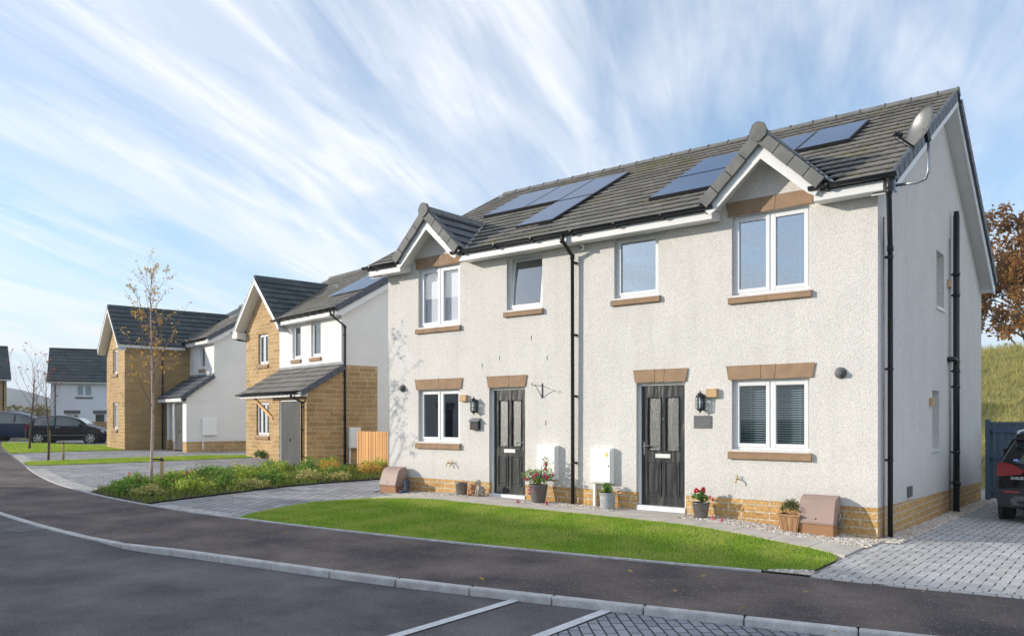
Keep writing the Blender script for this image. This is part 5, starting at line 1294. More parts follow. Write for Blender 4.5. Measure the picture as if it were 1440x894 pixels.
young_tree('young_tree', 'small bare young tree in the grass strip between the two far driveways', (-26.12,-.81), 2.95, (-.02,-.015), .42, 1.0, 5, 11, 2, M_rleaf, .04, .038, barkm=M_bark, skip=.86)
young_tree('young_tree', 'leaning bare young tree with a few red leaves, in the verge before the parked cars', (-34.89,1.78), 3.8, (.05,.03), .40, 1.3, 9, 12, 3, M_rleaf, .05, .045, barkm=M_bark, skip=.82)
for (x, y, h, lab) in ((-14.03,-3.10,.72,'short round stake tied to the tallest young birch'),(-25.72,-.50,.68,'short square stake beside the small bare tree between the far driveways'),(-34.2,2.3,.85,'short stake beside the leaning tree at the far verge')):
    t = thing('tree_stake', lab, 'stake', (x, y, hh(x,y)), 0, 'tree stakes'); b = MB(); b.cyl((0,0,-.1),(0,0,h),.038,n=10); b.build('post', t, M_stake)
    b = MB(); dx, dy = (-14.18-x, -3.26-y) if x > -20 else ((-26.12-x,-.81-y) if x > -30 else (-34.89-x,1.78-y)); b.bar((0,0,h-.06),(dx,dy,h-.05),.012,.035); b.cyl((0,0,h-.085),(0,0,h-.035),.042,n=10); b.build('tie', t, M_black)

SH = {
 'yellowgreen': [(0.310,0.426,0.039),(0.581,0.659,0.098),(0.194,0.330,0.039),(0.698,0.698,0.174)],
 'green': [(0.116,0.271,0.039),(0.232,0.426,0.057),(0.098,0.194,0.039),(0.388,0.504,0.098)],
 'orange': [(0.677,0.330,0.057),(0.750,0.504,0.098),(0.426,0.388,0.077),(0.581,0.232,0.057)],
 'dark': [(0.057,0.155,0.039),(0.116,0.232,0.057),(0.077,0.136,0.039)],
 'straw': [(0.581,0.524,0.194),(0.426,0.446,0.136),(0.736,0.620,0.271)],
}
SHM = {k: leaf_mat('shrub_'+k, v, .35) for k, v in SH.items()}
M_pink = leaf_mat('pink_petal', [(.65,.12,.16),(.75,.28,.28),(.60,.08,.20)], .3)
M_mag = leaf_mat('magenta_petal', [(.60,.02,.16),(.75,.05,.25),(.45,.01,.12)], .3)
M_red = leaf_mat('red_petal', [(.60,.008,.03),(.75,.02,.07)], .3)
def shrub(x, y, h, r, kind, label, seed, n=260, size=.04, flowers=0, fm=None, spiky=False, name='shrub', fs=.035):
    rr = random.Random(seed); t = thing(name, label, 'shrub', (x, y, hh(x,y)+.02), 0, 'shrubs of the planting bed')
    b = MB(); tips = []
    for k in range(9 if not spiky else 14):
        a = rr.uniform(0,6.28); e = rr.uniform(.2,1)*r; z = h*rr.uniform(.65,1.05)*(1-.35*(e/r)**2)
        p = [(0,0,0),(math.cos(a)*e*.45, math.sin(a)*e*.45, z*.55),(math.cos(a)*e, math.sin(a)*e, z)]
        b.tube(p, [.007,.005,.003], 4, cap=False); tips.append(Vector(p[2])); tips.append(Vector(p[1]).lerp(Vector(p[2]), .4))
    b.build('stems', t, M_twig)
    l = MB()
    per = max(1, n//len(tips))
    for p in tips: leaves(l, p, per, r*.32, size, rr, sz=.75, up=.8)
    leaves(l, (0,0,h*.38), n//3, r*.75, size, rr, sz=.45, up=.8)
    if spiky:
        for k in range(70):
            a = rr.uniform(0,6.28); e = r*rr.uniform(.3,1.1); z = h*rr.uniform(.7,1.2); w_ = .006
            l.add([(-w_*math.sin(a),w_*math.cos(a),0),(w_*math.sin(a),-w_*math.cos(a),0),(math.cos(a)*e,math.sin(a)*e,z)], [(0,1,2)])
    l.build('foliage', t, SHM[kind])
    if flowers:
        f = MB()
        for k in range(flowers):
            p = tips[rr.randrange(len(tips))]+Vector((rr.gauss(0,.05),rr.gauss(0,.05),.05)); leaves(f, p, 12, fs, fs*.7, rr, up=.5)
        f.build('flowers', t, fm or M_pink)
    return t
bedl = [
 (-13.9,-4.05,.22,.42,'green','low spreading green shrub at the road tip of the planting bed',0),
 (-13.9,-3.65,.45,.42,'green','pale pink rose bush at the tip of the bed, left of the birch trunk',5),
 (-13.25,-4.2,.24,.40,'green','low dark-green shrub by the edging, just left of the birch foot',0),
 (-13.55,-3.05,.42,.42,'green','pink rose bush behind the birch trunk and its stake',5),
 (-12.75,-4.05,.22,.38,'straw','straw-coloured clump at the front corner of the bed, below the birch',0),
 (-14.9,-2.4,.42,.45,'yellowgreen','pink-flowered shrub at the back edge of the bed, left of the birch',3),
 (-12.75,-3.1,.34,.42,'yellowgreen','yellow-green shrub right of the birch stake',0),
 (-12.95,-2.25,.55,.45,'green','taller leafy shrub with upright shoots right of the birch',2),
 (-13.5,-1.5,.55,.45,'yellowgreen','bright yellow-green bush in the middle of the bed',0),
 (-13.0,-1.0,.45,.42,'green','rounded green bush next to the driveway, middle of the bed',0),
 (-13.9,-.3,.62,.45,'yellowgreen','tallest yellow-green bush with broad leaves, mid bed',0),
 (-13.2,.2,.34,.42,'straw','spiky straw-coloured grass clump beside the driveway',0),
 (-14.2,.9,.60,.45,'green','upright green bush in front of the garage door',0),
 (-13.4,1.3,.38,.42,'green','low green bush beside the driveway, in front of the garage',0),
 (-14.5,2.0,.52,.45,'orange','orange-leaved shrub in front of the garage door',0),
 (-13.6,2.6,.40,.42,'orange','second orange-tinted shrub, in front of the stone cheek wall',0),
 (-14.3,3.3,.48,.45,'yellowgreen','yellow-green shrub under the downpipe of the stone cheek wall',0),
 (-13.3,3.6,.36,.42,'green','green shrub left of the timber fence end',0),
 (-13.0,4.5,.38,.42,'yellowgreen','last shrub, growing against the timber fence',0),
 (-15.8,-.9,.38,.5,'green','green bush on the back edge of the bed, beside the far driveway',0),
 (-16.6,1.6,.40,.5,'green','bush at the back of the bed in front of the porch',0),
 (-16.4,3.4,.42,.5,'yellowgreen','bush at the back of the bed by the garage pier',0),
 (-12.95,.95,.22,.35,'straw','short tufted plant on the driveway side of the bed, before the orange shrubs',0),
 (-12.6,-1.75,.20,.35,'straw','low straw tuft on the driveway side of the bed',0),
]
for i, (x, y, h, r, k, lab, fl) in enumerate(bedl):
    shrub(x, y, h*.8, r, k, lab, 40+i, n=420, size=.036, flowers=fl, spiky=(k == 'straw'))
# bare dry flower stalk by the fence
# hedge edge by house B's drive
shrub(-22.4,5.0,.28,.35,'dark','small dark clipped bush at the end of the grass strip by the stone wall', 90, n=300, size=.04)

# ------------------------------------------------------------------ pots and ornaments
def pot(x, y, prof, m, label, name='flower_pot', n=28, sx=1, sy=1, cat='plant pot', rz=0, z=None, soil=True):
    t = thing(name, label, cat, (x, y, (hh(x,y)+.02) if z is None else z), rz)
    b = MB(); b.lathe(prof, (0,0,0), n, sx, sy, closed=False); r, zz = prof[-1]; b.lathe([(1e-4,.004),(prof[0][0],.004)],(0,0,0),n,sx,sy,closed=False); b.build('pot', t, m)
    if soil: b = MB(); b.lathe([(1e-4,zz*.86),(r*1.0,zz*.86)],(0,0,0),n,sx,sy,closed=False); b.build('soil', t, M_soil)
    return t
M_potgrey = mat('dark_grey_pot', (.13,.12,.115), .6, .08, 4, .05, 40)
M_pebblepot = mat('pale_grey_pot', (.40,.42,.43), .75, .08, 10, .15, 50)
M_metalpot = mat('aged_metal_pot', (.22,.21,.20), .4, .4, 6, .2, 20, metal=.6)
M_woodtub = mat('wood_planter', (.42,.24,.12), .75, .25, 6, .4, 40, stretch=(4,4,.5))
M_potplant = leaf_mat('pot_leaf', SH['green'], .35); M_fern = leaf_mat('light_leaf', [(.10,.22,.04),(.18,.33,.07),(.08,.16,.03)], .35); M_heb = leaf_mat('grey_leaf', [(.13,.15,.05),(.22,.23,.08),(.09,.11,.04)], .3)
t = pot(-5.73,-.30,[(.115,0),(.14,.10),(.165,.26),(.175,.33),(.18,.34),(.165,.34),(.16,.31)], M_potgrey, 'tapered dark grey pot of pink fuchsia beside the left-hand front door')
rr = random.Random(3); b = MB(); tips = []
for k in range(22):
    a = rr.uniform(0,6.28); e = rr.uniform(.05,.30); z = .34+rr.uniform(.02,.26)
    if k < 3: e, z = .16, .62+.09*k; a = .2
    b.tube([(0,0,.3),(math.cos(a)*e*.5,math.sin(a)*e*.5,z*.8+.1),(math.cos(a)*e,math.sin(a)*e,z)], [.004,.003,.002], 4, cap=False); tips.append(Vector((math.cos(a)*e,math.sin(a)*e,z)))
b.build('stems', t, M_twig); l = MB()
for p in tips: leaves(l, p, 22, .065, .022, rr)
leaves(l, (0,0,.44), 260, .2, .024, rr, sz=.5); l.build('foliage', t, M_potplant)
f = MB()
for k in range(24): p = tips[k % len(tips)] + Vector((rr.gauss(0,.03),rr.gauss(0,.03)-.02,rr.uniform(-.08,.02))); leaves(f, p, 14, .024, .024, rr)
for k in range(5): a = rr.uniform(3.3,5.6); leaves(f, (.17*math.cos(a),.17*math.sin(a),.29-.03*k), 10, .016, .02, rr)
f.build('flowers', t, M_mag)
t = pot(-4.30,-.22,[(.115,0),(.125,.02),(.135,.22),(.14,.25),(.15,.26),(.15,.28),(.135,.28)], M_pebblepot, 'pale grey oval-crested pot with a green fern-like plant under the warning-marked cabinet')
b = MB(); b.lathe([(.001,0),(.028,.001),(.034,.006),(.034,.0)], (0,0,0), 18); 
b = MB(Matrix.Translation((-.03,-.128,.15)) @ Matrix.Rotation(R(90),4,'X')); b.lathe([(.034,-.012),(.034,.004),(.028,.006),(.024,.002),(.001,.004)], (0,0,0), 18, .8, 1); b.build('crest', t, M_pebblepot)
l = MB()
for k in range(90):
    a = rr.uniform(0,6.28); e = rr.uniform(.06,.24); z = .28+rr.uniform(.02,.16)-e*.3; w_ = .012
    mid = (math.cos(a)*e*.5,math.sin(a)*e*.5,z+.05); l.add([(0,0,.25),(mid[0]-w_*math.sin(a),mid[1]+w_*math.cos(a),mid[2]),(math.cos(a)*e,math.sin(a)*e,z),(mid[0]+w_*math.sin(a),mid[1]-w_*math.cos(a),mid[2])],[(0,1,2,3)])
l.build('foliage', t, M_fern)
t = pot(-2.56,-.24,[(.095,0),(.10,.01),(.135,.22),(.14,.235),(.145,.24),(.14,.25),(.13,.25)], M_metalpot, 'streaked metal bucket pot of red begonias right of the right-hand front door')
l = MB()
for k in range(20): a = rr.uniform(0,6.28); e = rr.uniform(0,.15); leaves(l, (math.cos(a)*e,math.sin(a)*e,.28+rr.uniform(0,.12)), 12, .05, .028, rr)
l.build('foliage', t, M_fern); f = MB()
for p in ((-.06,-.04,.45),(-.02,-.06,.43),(.045,-.03,.46),(.06,.0,.43),(-.09,0,.42)): leaves(f, p, 16, .025, .026, rr)
f.build('flowers', t, M_red); f = MB()
for p in ((.17,-.05,.34),(.2,0,.30)): leaves(f, p, 14, .022, .022, rr)
f.build('pink_flowers', t, M_pink)
for i, (x, y, lab) in enumerate(((-2.30,-.36,'left one of two fallen pink blossoms below the red begonias'),(-2.14,-.40,'right one of two fallen pink blossoms below the red begonias'),(-5.95,-.62,'fallen magenta petals on the pebbles left of the fuchsia pot'),(-5.40,-.50,'fallen magenta petals on the pebbles right of the fuchsia pot'))):
    f = MB(Matrix.Translation((x,y,hh(x,y)+.03))); leaves(f, (0,0,.02), 16, .03, .022, rr); o = f.build('fallen_blossom', None, M_pink if i < 2 else M_mag); o['label'] = lab; o['category'] = 'flower'; o['group'] = 'fallen blossoms'
t = thing('square_planter', 'tapered square wooden planter with a dense grey-green shrub near the right corner', 'planter', (-1.12,-.27,hh(-1.12,-.27)+.005), R(4))
b = MB(); a0, a1, h = .115, .155, .25
b.add([(-a0,-a0,0),(a0,-a0,0),(a0,a0,0),(-a0,a0,0),(-a1,-a1,h),(a1,-a1,h),(a1,a1,h),(-a1,a1,h)],[(0,3,2,1),(0,1,5,4),(1,2,6,5),(2,3,7,6),(3,0,4,7)])
for k in range(4):
    xx = -.09+.06*k; b.bar((xx,-a0-.004,.01),(xx*1.3,-a1-.006+.01,h-.03),.022,.008,up=(0,-1,0))
b.build('pot', t, M_woodtub); b = MB()
for (x0,x1,y0,y1) in ((-.17,.17,-.17,-.14),(-.17,.17,.14,.17),(-.17,-.14,-.14,.14),(.14,.17,-.14,.14)): b.box(x0,x1,y0,y1,h-.012,h+.014)
b.build('rim', t, M_woodtub); b = MB(); b.box(-.14,.14,-.14,.14,h-.06,h-.02); b.build('soil', t, M_soil)
l = MB()
for k in range(60): a = rr.uniform(0,6.28); e = rr.uniform(0,.19); leaves(l, (math.cos(a)*e,math.sin(a)*e,.30+.15*(1-(e/.22)**2)*rr.uniform(.3,1)), 16, .045, .016, rr, up=1)
l.build('foliage', t, M_heb)
# old metal pot + figures by the left door
t = pot(-7.72,-.20,[(.10,0),(.105,.02),(.12,.22),(.13,.24),(.12,.24)], M_metalpot, 'pewter-coloured planter tub without visible plants, left of the stone dog', n=24)
t = pot(-7.50+.0,-.12,[(.09,0),(.105,.2),(.11,.22),(.10,.22)], M_metalpot, 'second, half-hidden metal tub just behind the two ornaments', n=24) if 0 else None
def figure_dog():
    t = thing('dog_statue', 'small sitting pale stone dog ornament by the left-hand front door', 'statue', (-7.22,-.20,hh(-7.22,-.2)+.015), R(-15))
    b = MB(); b.ball((0,.02,.11), .075, .85, 1.0, 1.35); b.ball((0,-.03,.17), .055, .9, .8, 1.3); b.ball((0,-.055,.285), .055, 1, 1.0, .95); b.ball((0,-.105,.272), .028, 1, 1.3, .8)
    for s in (-1,1): b.ball((s*.052,-.045,.275), .024, .6, 1, 1.7); b.tube([(s*.035,-.05,.19),(s*.035,-.085,.08),(s*.035,-.09,.012)], [.024,.019,.022]); b.ball((s*.055,.03,.05), .045, .7, 1.2, .9); b.ball((s*.037,-.105,.014),.024,.9,1.3,.6)
    b.build('body', t, M_stoneorn); e = MB()
    for s in (-1,1): e.ball((s*.02,-.102,.298), .008)
    e.ball((0,-.135,.278), .010); e.build('face', t, M_black)
M_stoneorn = mat('pale_stone', (.42,.36,.29), .85, .2, 20, .4, 80); M_terra = mat('terracotta_ornament', (.40,.20,.12), .8, .25, 20, .5, 80)
figure_dog()
t = thing('bear_statue', 'small reddish seated figure between the metal tub and the stone dog', 'statue', (-7.42,-.22,hh(-7.42,-.22)+.015), R(10))
b = MB(); b.ball((0,0,.07), .065, 1, .9, 1.1); b.ball((0,-.01,.175), .045); 
for s in (-1,1): b.ball((s*.035,0,.215), .016); b.ball((s*.055,-.04,.03), .028, 1, 1.5, .8); b.ball((s*.055,-.03,.10), .02, 1, 1.2, 1.4)
b.ball((0,-.05,.168), .018); b.build('body', t, M_terra)
# boots
M_boot = mat('navy_rubber', (.03,.05,.10), .35, .3, 30, coat=.3)
t = thing('rubber_boots', 'pair of patterned navy wellington boots beside the left gas box', 'boots', (-9.22,-.33,hh(-9.22,-.33)+.02), R(-35))
for s in (-1,1):
    b = MB(); x = s*.055
    b.tube([(x,.03,.04),(x,.035,.12),(x,.04,.22),(x,.04,.29)], [.045,.043,.05,.055], 14, cap=False)
    b.ball((x,-.03,.035), .045, .95, 1.9, .8); b.box(x-.04,x+.04,-.11,.08,0,.018); b.build('boot', t, M_boot)
def gas_box(x, y, rz, label):
    t = thing('gas_meter_box', label, 'gas box', (x, y, hh(x,y)+.005), rz, 'semi-concealed gas meter boxes')
    wd = .245; b = MB()
    b.prism([(-.20,0),(-.225,.19),(-.10,.20),(.08,.20),(.08,0)], 'x', -wd+.012, wd-.012); b.build('base', t, M_pinkbox2, bevel=.012)
    prof = [(-.24,.17),(-.245,.20),(-.155,.44),(-.12,.505),(-.06,.545),(.02,.56),(.08,.56),(.08,.17)]
    b = MB(); b.prism(prof, 'x', -wd, wd); l = b.build('lid', t, M_pinkbox, bevel=.012)
    b = MB(); b.cyl((0,-.232,.245),(0,-.215,.25),.012); b.build('lock', l, M_black)
    b = MB(); b.tube([(wd+.01,-.02,.16),(wd+.03,.0,.30),(wd+.03,.05,.32)], .012); b.tube([(wd+.0,.02,.10),(wd+.04,.02,.12),(wd+.05,.04,.24)], .010); b.build('pipe', t, M_galv)
gas_box(-.74,-.14, R(0), 'brown sloping gas meter box at the right-hand house corner')
gas_box(-9.66,-.18, R(0), 'brown sloping gas meter box at the left-hand house corner beside the boots')

fl = MB(); rr = random.Random(91)
for k in range(70):
    x, y = rr.uniform(-12,2.5), rr.uniform(-6.4,-1.2); leaves(fl, (x,y,hh(x,y)+.035), 1, .005, .028, rr, up=3)
o = fl.build('fallen_leaves', None, M_yleaf); o['kind'] = 'stuff'; o['label'] = 'scattered small yellow-brown leaves on the lawn and pavement'; o['category'] = 'leaves'
# ------------------------------------------------------------------ fence and gate
t = thing('picket_fence', 'fence of new close-set timber palings between the two houses', 'fence', tuple(Bm @ Vector((3.05,1.05,0))), R(-9.2)); k = 0
x = 0; b = MB()
while x < 1.78:
    b.box(x, x+.075, -.02+.006*(k % 2), .0+.006*(k % 2), -.15, 1.165+rnd.uniform(-.006,.006)); x += .095; k += 1
b.build('palings', t, M_pine, bevel=.004); b = MB()
for z in (.15,.6,1.02): b.box(0,1.78,.008,.05,z,z+.09)
b.build('rail', t, M_pine)
for xx in (0.02,1.72): b = MB(); b.box(xx,xx+.09,.05,.14,-.2,1.18); b.build('post', t, M_pine)
t = thing('blue_gate', 'blue-painted boarded timber gate and fence closing the right driveway behind the car', 'gate', (.08,9.15,-.33))
b = MB(); x = 0
while x < 4.2: b.box(x, x+.138, 0, .02, .05, 1.76); x += .142
b.build('board', t, M_bluewood, bevel=.003); b = MB()
for z in (.18,.95,1.55): b.box(0,4.2,-.035,-.002,z,z+.12)
b.box(-.02,4.3,-.02,.04,1.762,1.80); b.build('rail', t, M_bluewood, bevel=.003)
for xx in (-.04,2.0,4.2): b = MB(); b.box(xx,xx+.1,-.045,.06,0,1.85); b.build('post', t, M_bluewood, bevel=.004)
b = MB(); b.box(.05,.09,-.05,-.036,.9,1.0); b.box(.05,.09,-.05,-.036,1.52,1.62); b.build('hinge', t, M_black)

# ------------------------------------------------------------------ embankment and autumn tree
def emb(x, y): 
    t_ = ss((y-12.5-.05*x)/15.0)
    return hh(x, 10)-.1 + t_*4.75 + (.18*math.sin(x*.9+y*.3)+.12*math.sin(x*2.1-y*1.3))*t_*(.5) 
xs = [-14+i*1.0 for i in range(80)]; ys = [10.5+.6*j for j in range(36)]+[36,45,60]
w = MB(); w.smooth = True; w.add([(x, y, emb(x,y)) for y in ys for x in xs], [(j*80+i, j*80+i+1, (j+1)*80+i+1, (j+1)*80+i) for j in range(len(ys)-1) for i in range(79)])
M_bank = mat('bank_soil_grass', (.27,.25,.09), .95, .35, 1.5, .8, 12)
w.build('embankment', None, M_bank, kind='structure')
grass('grass', [(-4,12),(6,12),(8,27),(-5,27)], 130, .30, .03, M_wild, zf=emb, seed=12, lean=.8, label='long dry grass on the embankment behind the blue gate')

def big_tree(name, label, loc, h, rad, seed, nleaf, lm, lsize, depth=3, bark=None, nb=9, kids=(3,4), z0=.25, sz=1.0, dens=1.0, cat='tree', group=None):
    rr = random.Random(seed); t = thing(name, label, cat, loc, 0, group)
    b = MB(); pts = [(0,0,-.5),(.05,.02,h*.2),(-.05,.05,h*.42),(.1,0,h*.62),(.0,.05,h*.8)]; b.tube(pts, [h*.032,h*.026,h*.021,h*.014,h*.006], 10); b.build('trunk', t, bark or M_bark)
    b = MB(); ends = []
    for k in range(nb):
        q = z0+(.75-z0)*k/nb; a = k*2.4+rr.uniform(-.3,.3)
        base = Vector((0,0,h*q)); dv = Vector((math.cos(a), math.sin(a), .35+1.1*q))
        branch(b, base, dv, rad*.75*(1.15-.5*abs(q-.45)), h*.012, rr, depth, ends, bend=.22, kids=kids, shrink=.6, up=.10, spread=.75)
    cr = b.build('crown', t, bark or M_bark); l = MB()
    for (p, d) in ends:
        if rr.random() < dens: leaves(l, p, nleaf, lsize*3.2, lsize, rr)
    if l.v: l.build('foliage', cr, lm)
    return t
big_tree('autumn_tree', 'copper-leaved broad tree on the embankment beyond the right gable', tuple(list(at(30.6,47.0)[:2])+[3.9]), 6.4, 3.9, 21, 15, M_cop, .14, depth=3, nb=13, kids=(3,4), z0=.2)
# trees across the street whose shade dapples the lawn and footway
for i, (x, y, h, r, s, lab) in enumerate(((-47.5,-15.4,5.2,2.6,53,'half-bare verge tree across the street, before the second house'),(-53.5,-14.6,5.0,2.8,54,'half-bare verge tree across the street, between the second and third house'),(-60,-14.0,5.2,2.8,55,'half-bare verge tree across the street, furthest to the left'))):
    big_tree('garden_tree', lab, (x,y,-.2), h, r, s, 14, M_cop, .13, depth=2, nb=10, kids=(3,5), z0=.3, group='trees across the street')
for i, (x0, x1, y) in enumerate(((-20.5,-9,-18.9),(-60,-52,-18.9))):
    rr = random.Random(60+i); t = thing('garden_hedge', ('clipped garden hedge across the street, nearer the parking bays','long clipped garden hedge across the street, further left')[i], 'hedge', (0,0,-.1))
    l = MB(); xx = x0
    while xx < x1: leaves(l, (xx,y,.75), 46, .42, .07, rr, sz=1.5); xx += .22
    l.build('foliage', t, SHM['dark'])
    b = MB(); b.box(x0,x1,y-.22,y+.22,0,1.1); b.build('stems', t, M_bark)

# ================================================================== CARS
def car_paint(name, col, rough=.25): return mat(name, col, rough, .04, 2, spec=.25, coat=.12)
M_pblack = car_paint('black_paint', (.012,.011,.012)); M_pblue = car_paint('dark_blue_paint', (.008,.025,.065)); M_tyre = mat('tyre_rubber', (.02,.02,.021), .85, .15, 30)
M_alloy = mat('alloy_rim', (.55,.56,.57), .28, .05, metal=.9); M_redlamp = mat('red_lamp', (.30,.008,.012), .15, .1, 30, coat=1); M_lampclear = mat('clear_lamp', (.6,.6,.62), .12, .1, coat=1)
M_trim = mat('grey_trim', (.035,.035,.037), .6, .1, 20); M_silver = mat('silver_trim', (.45,.46,.47), .35, .05, metal=.8)
def wheel(parent, x, y, r, w_, side, spokes=10):
    wh = MB(Matrix.Translation((x,y,r))); s = side
    prof = [(r*.74,-w_/2),(r*.93,-w_/2),(r,-w_/2+.03),(r,w_/2-.03),(r*.93,w_/2),(r*.74,w_/2)]
    M_ = Matrix.Translation((x,y,r)) @ Matrix.Rotation(R(-90*s),4,'X')
    b = MB(M_); b.lathe(prof, (0,0,0), 32, closed=False); ty = b.build('wheel', parent, M_tyre)
    b = MB(M_); b.lathe([(r*.76,w_/2-.01),(r*.74,w_/2+.004),(r*.70,w_/2-.004),(r*.69,w_/2-.05)], (0,0,0), 32, closed=False)
    for k in range(spokes):
        a = 2*math.pi*k/spokes; ux_, uy_ = math.cos(a), math.sin(a)
        b.add([(ux_*r*.12-uy_*.03, uy_*r*.12+ux_*.03, w_/2-.01),(ux_*r*.12+uy_*.03, uy_*r*.12-ux_*.03, w_/2-.01),(ux_*r*.71+uy_*.035, uy_*r*.71-ux_*.035, w_/2-.02),(ux_*r*.71-uy_*.035, uy_*r*.71+ux_*.035, w_/2-.02)], [(0,1,2,3)])
    b.lathe([(.001,w_/2),(r*.16,w_/2-.004),(r*.17,w_/2-.02)], (0,0,0), 16, closed=False); b.build('rim', ty, M_alloy)
    b = MB(M_); b.lathe([(.001,w_/2-.06),(r*.62,w_/2-.06)], (0,0,0), 24, closed=False); b.build('brake_disc', ty, M_black)
def car(name, label, loc, rz, st, wheels, r, paint, glassx, belt, group=None, pillars=(), spokes=10, extra=None, wh_y=None):
    """st: stations (x, z_bottom, half width, z_belt, z_top, half width at top) rear -> front, car faces +x"""
    t = thing(name, label, 'car', loc, rz, group); vs = []; fs = []; rings = []
    for (x, zb, hw, zbelt, zt, wt) in st:
        ring = [(0,zb),(hw*.80,zb),(hw*.97,zb+.07),(hw,zb+.22),(hw*1.0,(zb+zbelt)/2+.06),(hw*.965,zbelt),(hw*.93 if zt-zbelt < .12 else hw*.95, zbelt+min(.03,(zt-zbelt)*.3)),(wt+.02,zt-.055 if zt-zbelt > .12 else zt-.01),(wt*.86,zt-.012),(wt*.45,zt+.008),(0,zt+.012)]
        rings.append([(x,y,z) for y,z in ring] + [(x,-y,z) for y,z in reversed(ring[1:-1])])
    n = len(rings[0])
    for rg in rings: vs += rg
    for i in range(len(rings)-1):
        for k in range(n): fs.append((i*n+k, i*n+(k+1) % n, (i+1)*n+(k+1) % n, (i+1)*n+k))
    fs.append(tuple(range(n))); fs.append(tuple(reversed([(len(rings)-1)*n+k for k in range(n)])))
    b = MB(); b.smooth = True; b.add(vs, fs); body = b.build('body', t, paint, subsurf=2)
    # side glass: interpolated between stations, a shade outside the body
    def sec(x):
        for a, c in zip(st, st[1:]):
            if a[0] <= x <= c[0]:
                f = (x-a[0])/(c[0]-a[0]); return [a[i]+(c[i]-a[i])*f for i in range(6)]
        return list(st[-1])
    for s in (-1, 1):
        for (xa, xb) in glassx:
            b = MB(); b.smooth = True; N_ = 10; v = []
            for i in range(N_+1):
                x = xa+(xb-xa)*i/N_; q = sec(x); zb_, zt_ = q[3]+.035, q[4]-.085; zt_ = max(zt_, zb_+.01)
                y0 = q[2]*.955+.006; y1 = q[5]+.035; f0 = 0; 
                for f in (0, .5, 1): v.append((x, s*(y0+(y1-y0)*f+.012*math.sin(f*3.14)), zb_+(zt_-zb_)*f))
            b.add(v, [(3*i+j, 3*i+3+j, 3*i+4+j, 3*i+1+j) for i in range(N_) for j in range(2)]); b.build('side_window', t, M_cgl)
    for (x, s) in [(x, s) for x in wheels for s in (-1,1)]:
        hwid = sec(x)[2]; b = MB(Matrix.Translation((x, s*(hwid-.01), r)) @ Matrix.Rotation(R(-90*s),4,'X')); 
        b.lathe([(r*1.20,-.06),(r*1.20,.012),(r*1.13,.022),(r*1.12,-.02),(.001,-.02)], (0,0,0), 36, closed=False); b.build('wheel_arch', t, M_trim)
        wheel(t, x, s*(hwid-.085), r, .21, s, spokes)
    if extra: extra(t, sec)
    return t
M_cgl = mat('dark_car_glass', (.03,.055,.062), .06, .1, 2, spec=.9, coat=1)
M_cgl_lit = mat('tinted_car_glass', (.05,.09,.10), .06, .3, 2, spec=.9, coat=1)
# small dark hatchback
st_h = [(-1.93,.42,.55,.78,.88,.50),(-1.88,.30,.74,.84,1.02,.62),(-1.74,.24,.80,.90,1.22,.60),(-1.50,.22,.825,.93,1.40,.60),(-1.1,.22,.835,.94,1.485,.60),(-.4,.2,.84,.93,1.51,.60),(.2,.2,.84,.92,1.46,.585),(.62,.2,.835,.91,1.28,.60),(.98,.2,.83,.90,1.03,.66),(1.3,.2,.82,.86,.95,.66),(1.65,.22,.78,.78,.84,.62),(1.86,.26,.68,.66,.70,.55),(1.94,.36,.5,.56,.60,.42)]
def hx(t, sec):
    for s in (-1,1):
        b = MB(); b.prism([(-1.90,.74),(-1.80,.72),(-1.70,1.02),(-1.78,1.05)], 'y', s*.73-.03, s*.73+.03); b.build('tail_light', t, M_redlamp, bevel=.01)
        b = MB(); b.prism([(1.58,.72),(1.84,.60),(1.80,.70),(1.50,.84)], 'y', s*.70-.03, s*.70+.03); b.build('headlight', t, M_lampclear, bevel=.01)
        b = MB(); b.box(.70,.86,s*.86-.04 if s < 0 else .86,s*.86+.12 if s > 0 else -.86-.08,.93,1.06); b.build('door_mirror', t, M_pblack, bevel=.03)
        b = MB(); b.box(-.42,-.22,s*.845-.012,s*.845+.012,.86,.885); b.build('door_handle', t, M_alloy, bevel=.006)
        b = MB(); b.box(-.95,1.0,s*.848-.006,s*.848+.006,.47,.485); b.build('sill_strip', t, M_silver)
    b = MB(); b.prism([(-1.80,1.02),(-1.56,1.40),(-1.54,1.38),(-1.78,1.0)], 'y', -.52, .52); b.build('rear_window', t, M_lampclear, bevel=.01)
    b = MB(); b.prism([(.55,1.36),(1.02,1.03),(1.03,1.0),(.57,1.33)], 'y', -.56, .56); b.build('windscreen', t, M_cgl)
    b = MB(); b.box(-1.97,-1.94,-.26,.26,.50,.61); b.build('number_plate', t, M_yellow)
x_, y_, _ = at(-23.15,41.4)
car('parked_hatchback', 'small black three-door hatchback parked beside the stone gable wing, nearest of the two dark cars', (x_, y_, .22), R(38.8+12), st_h, (-1.22,1.22), .30, M_pblack, [(-1.42,-.50),(-.42,.72)], .93, 'cars parked on the far driveway', spokes=7, extra=hx)
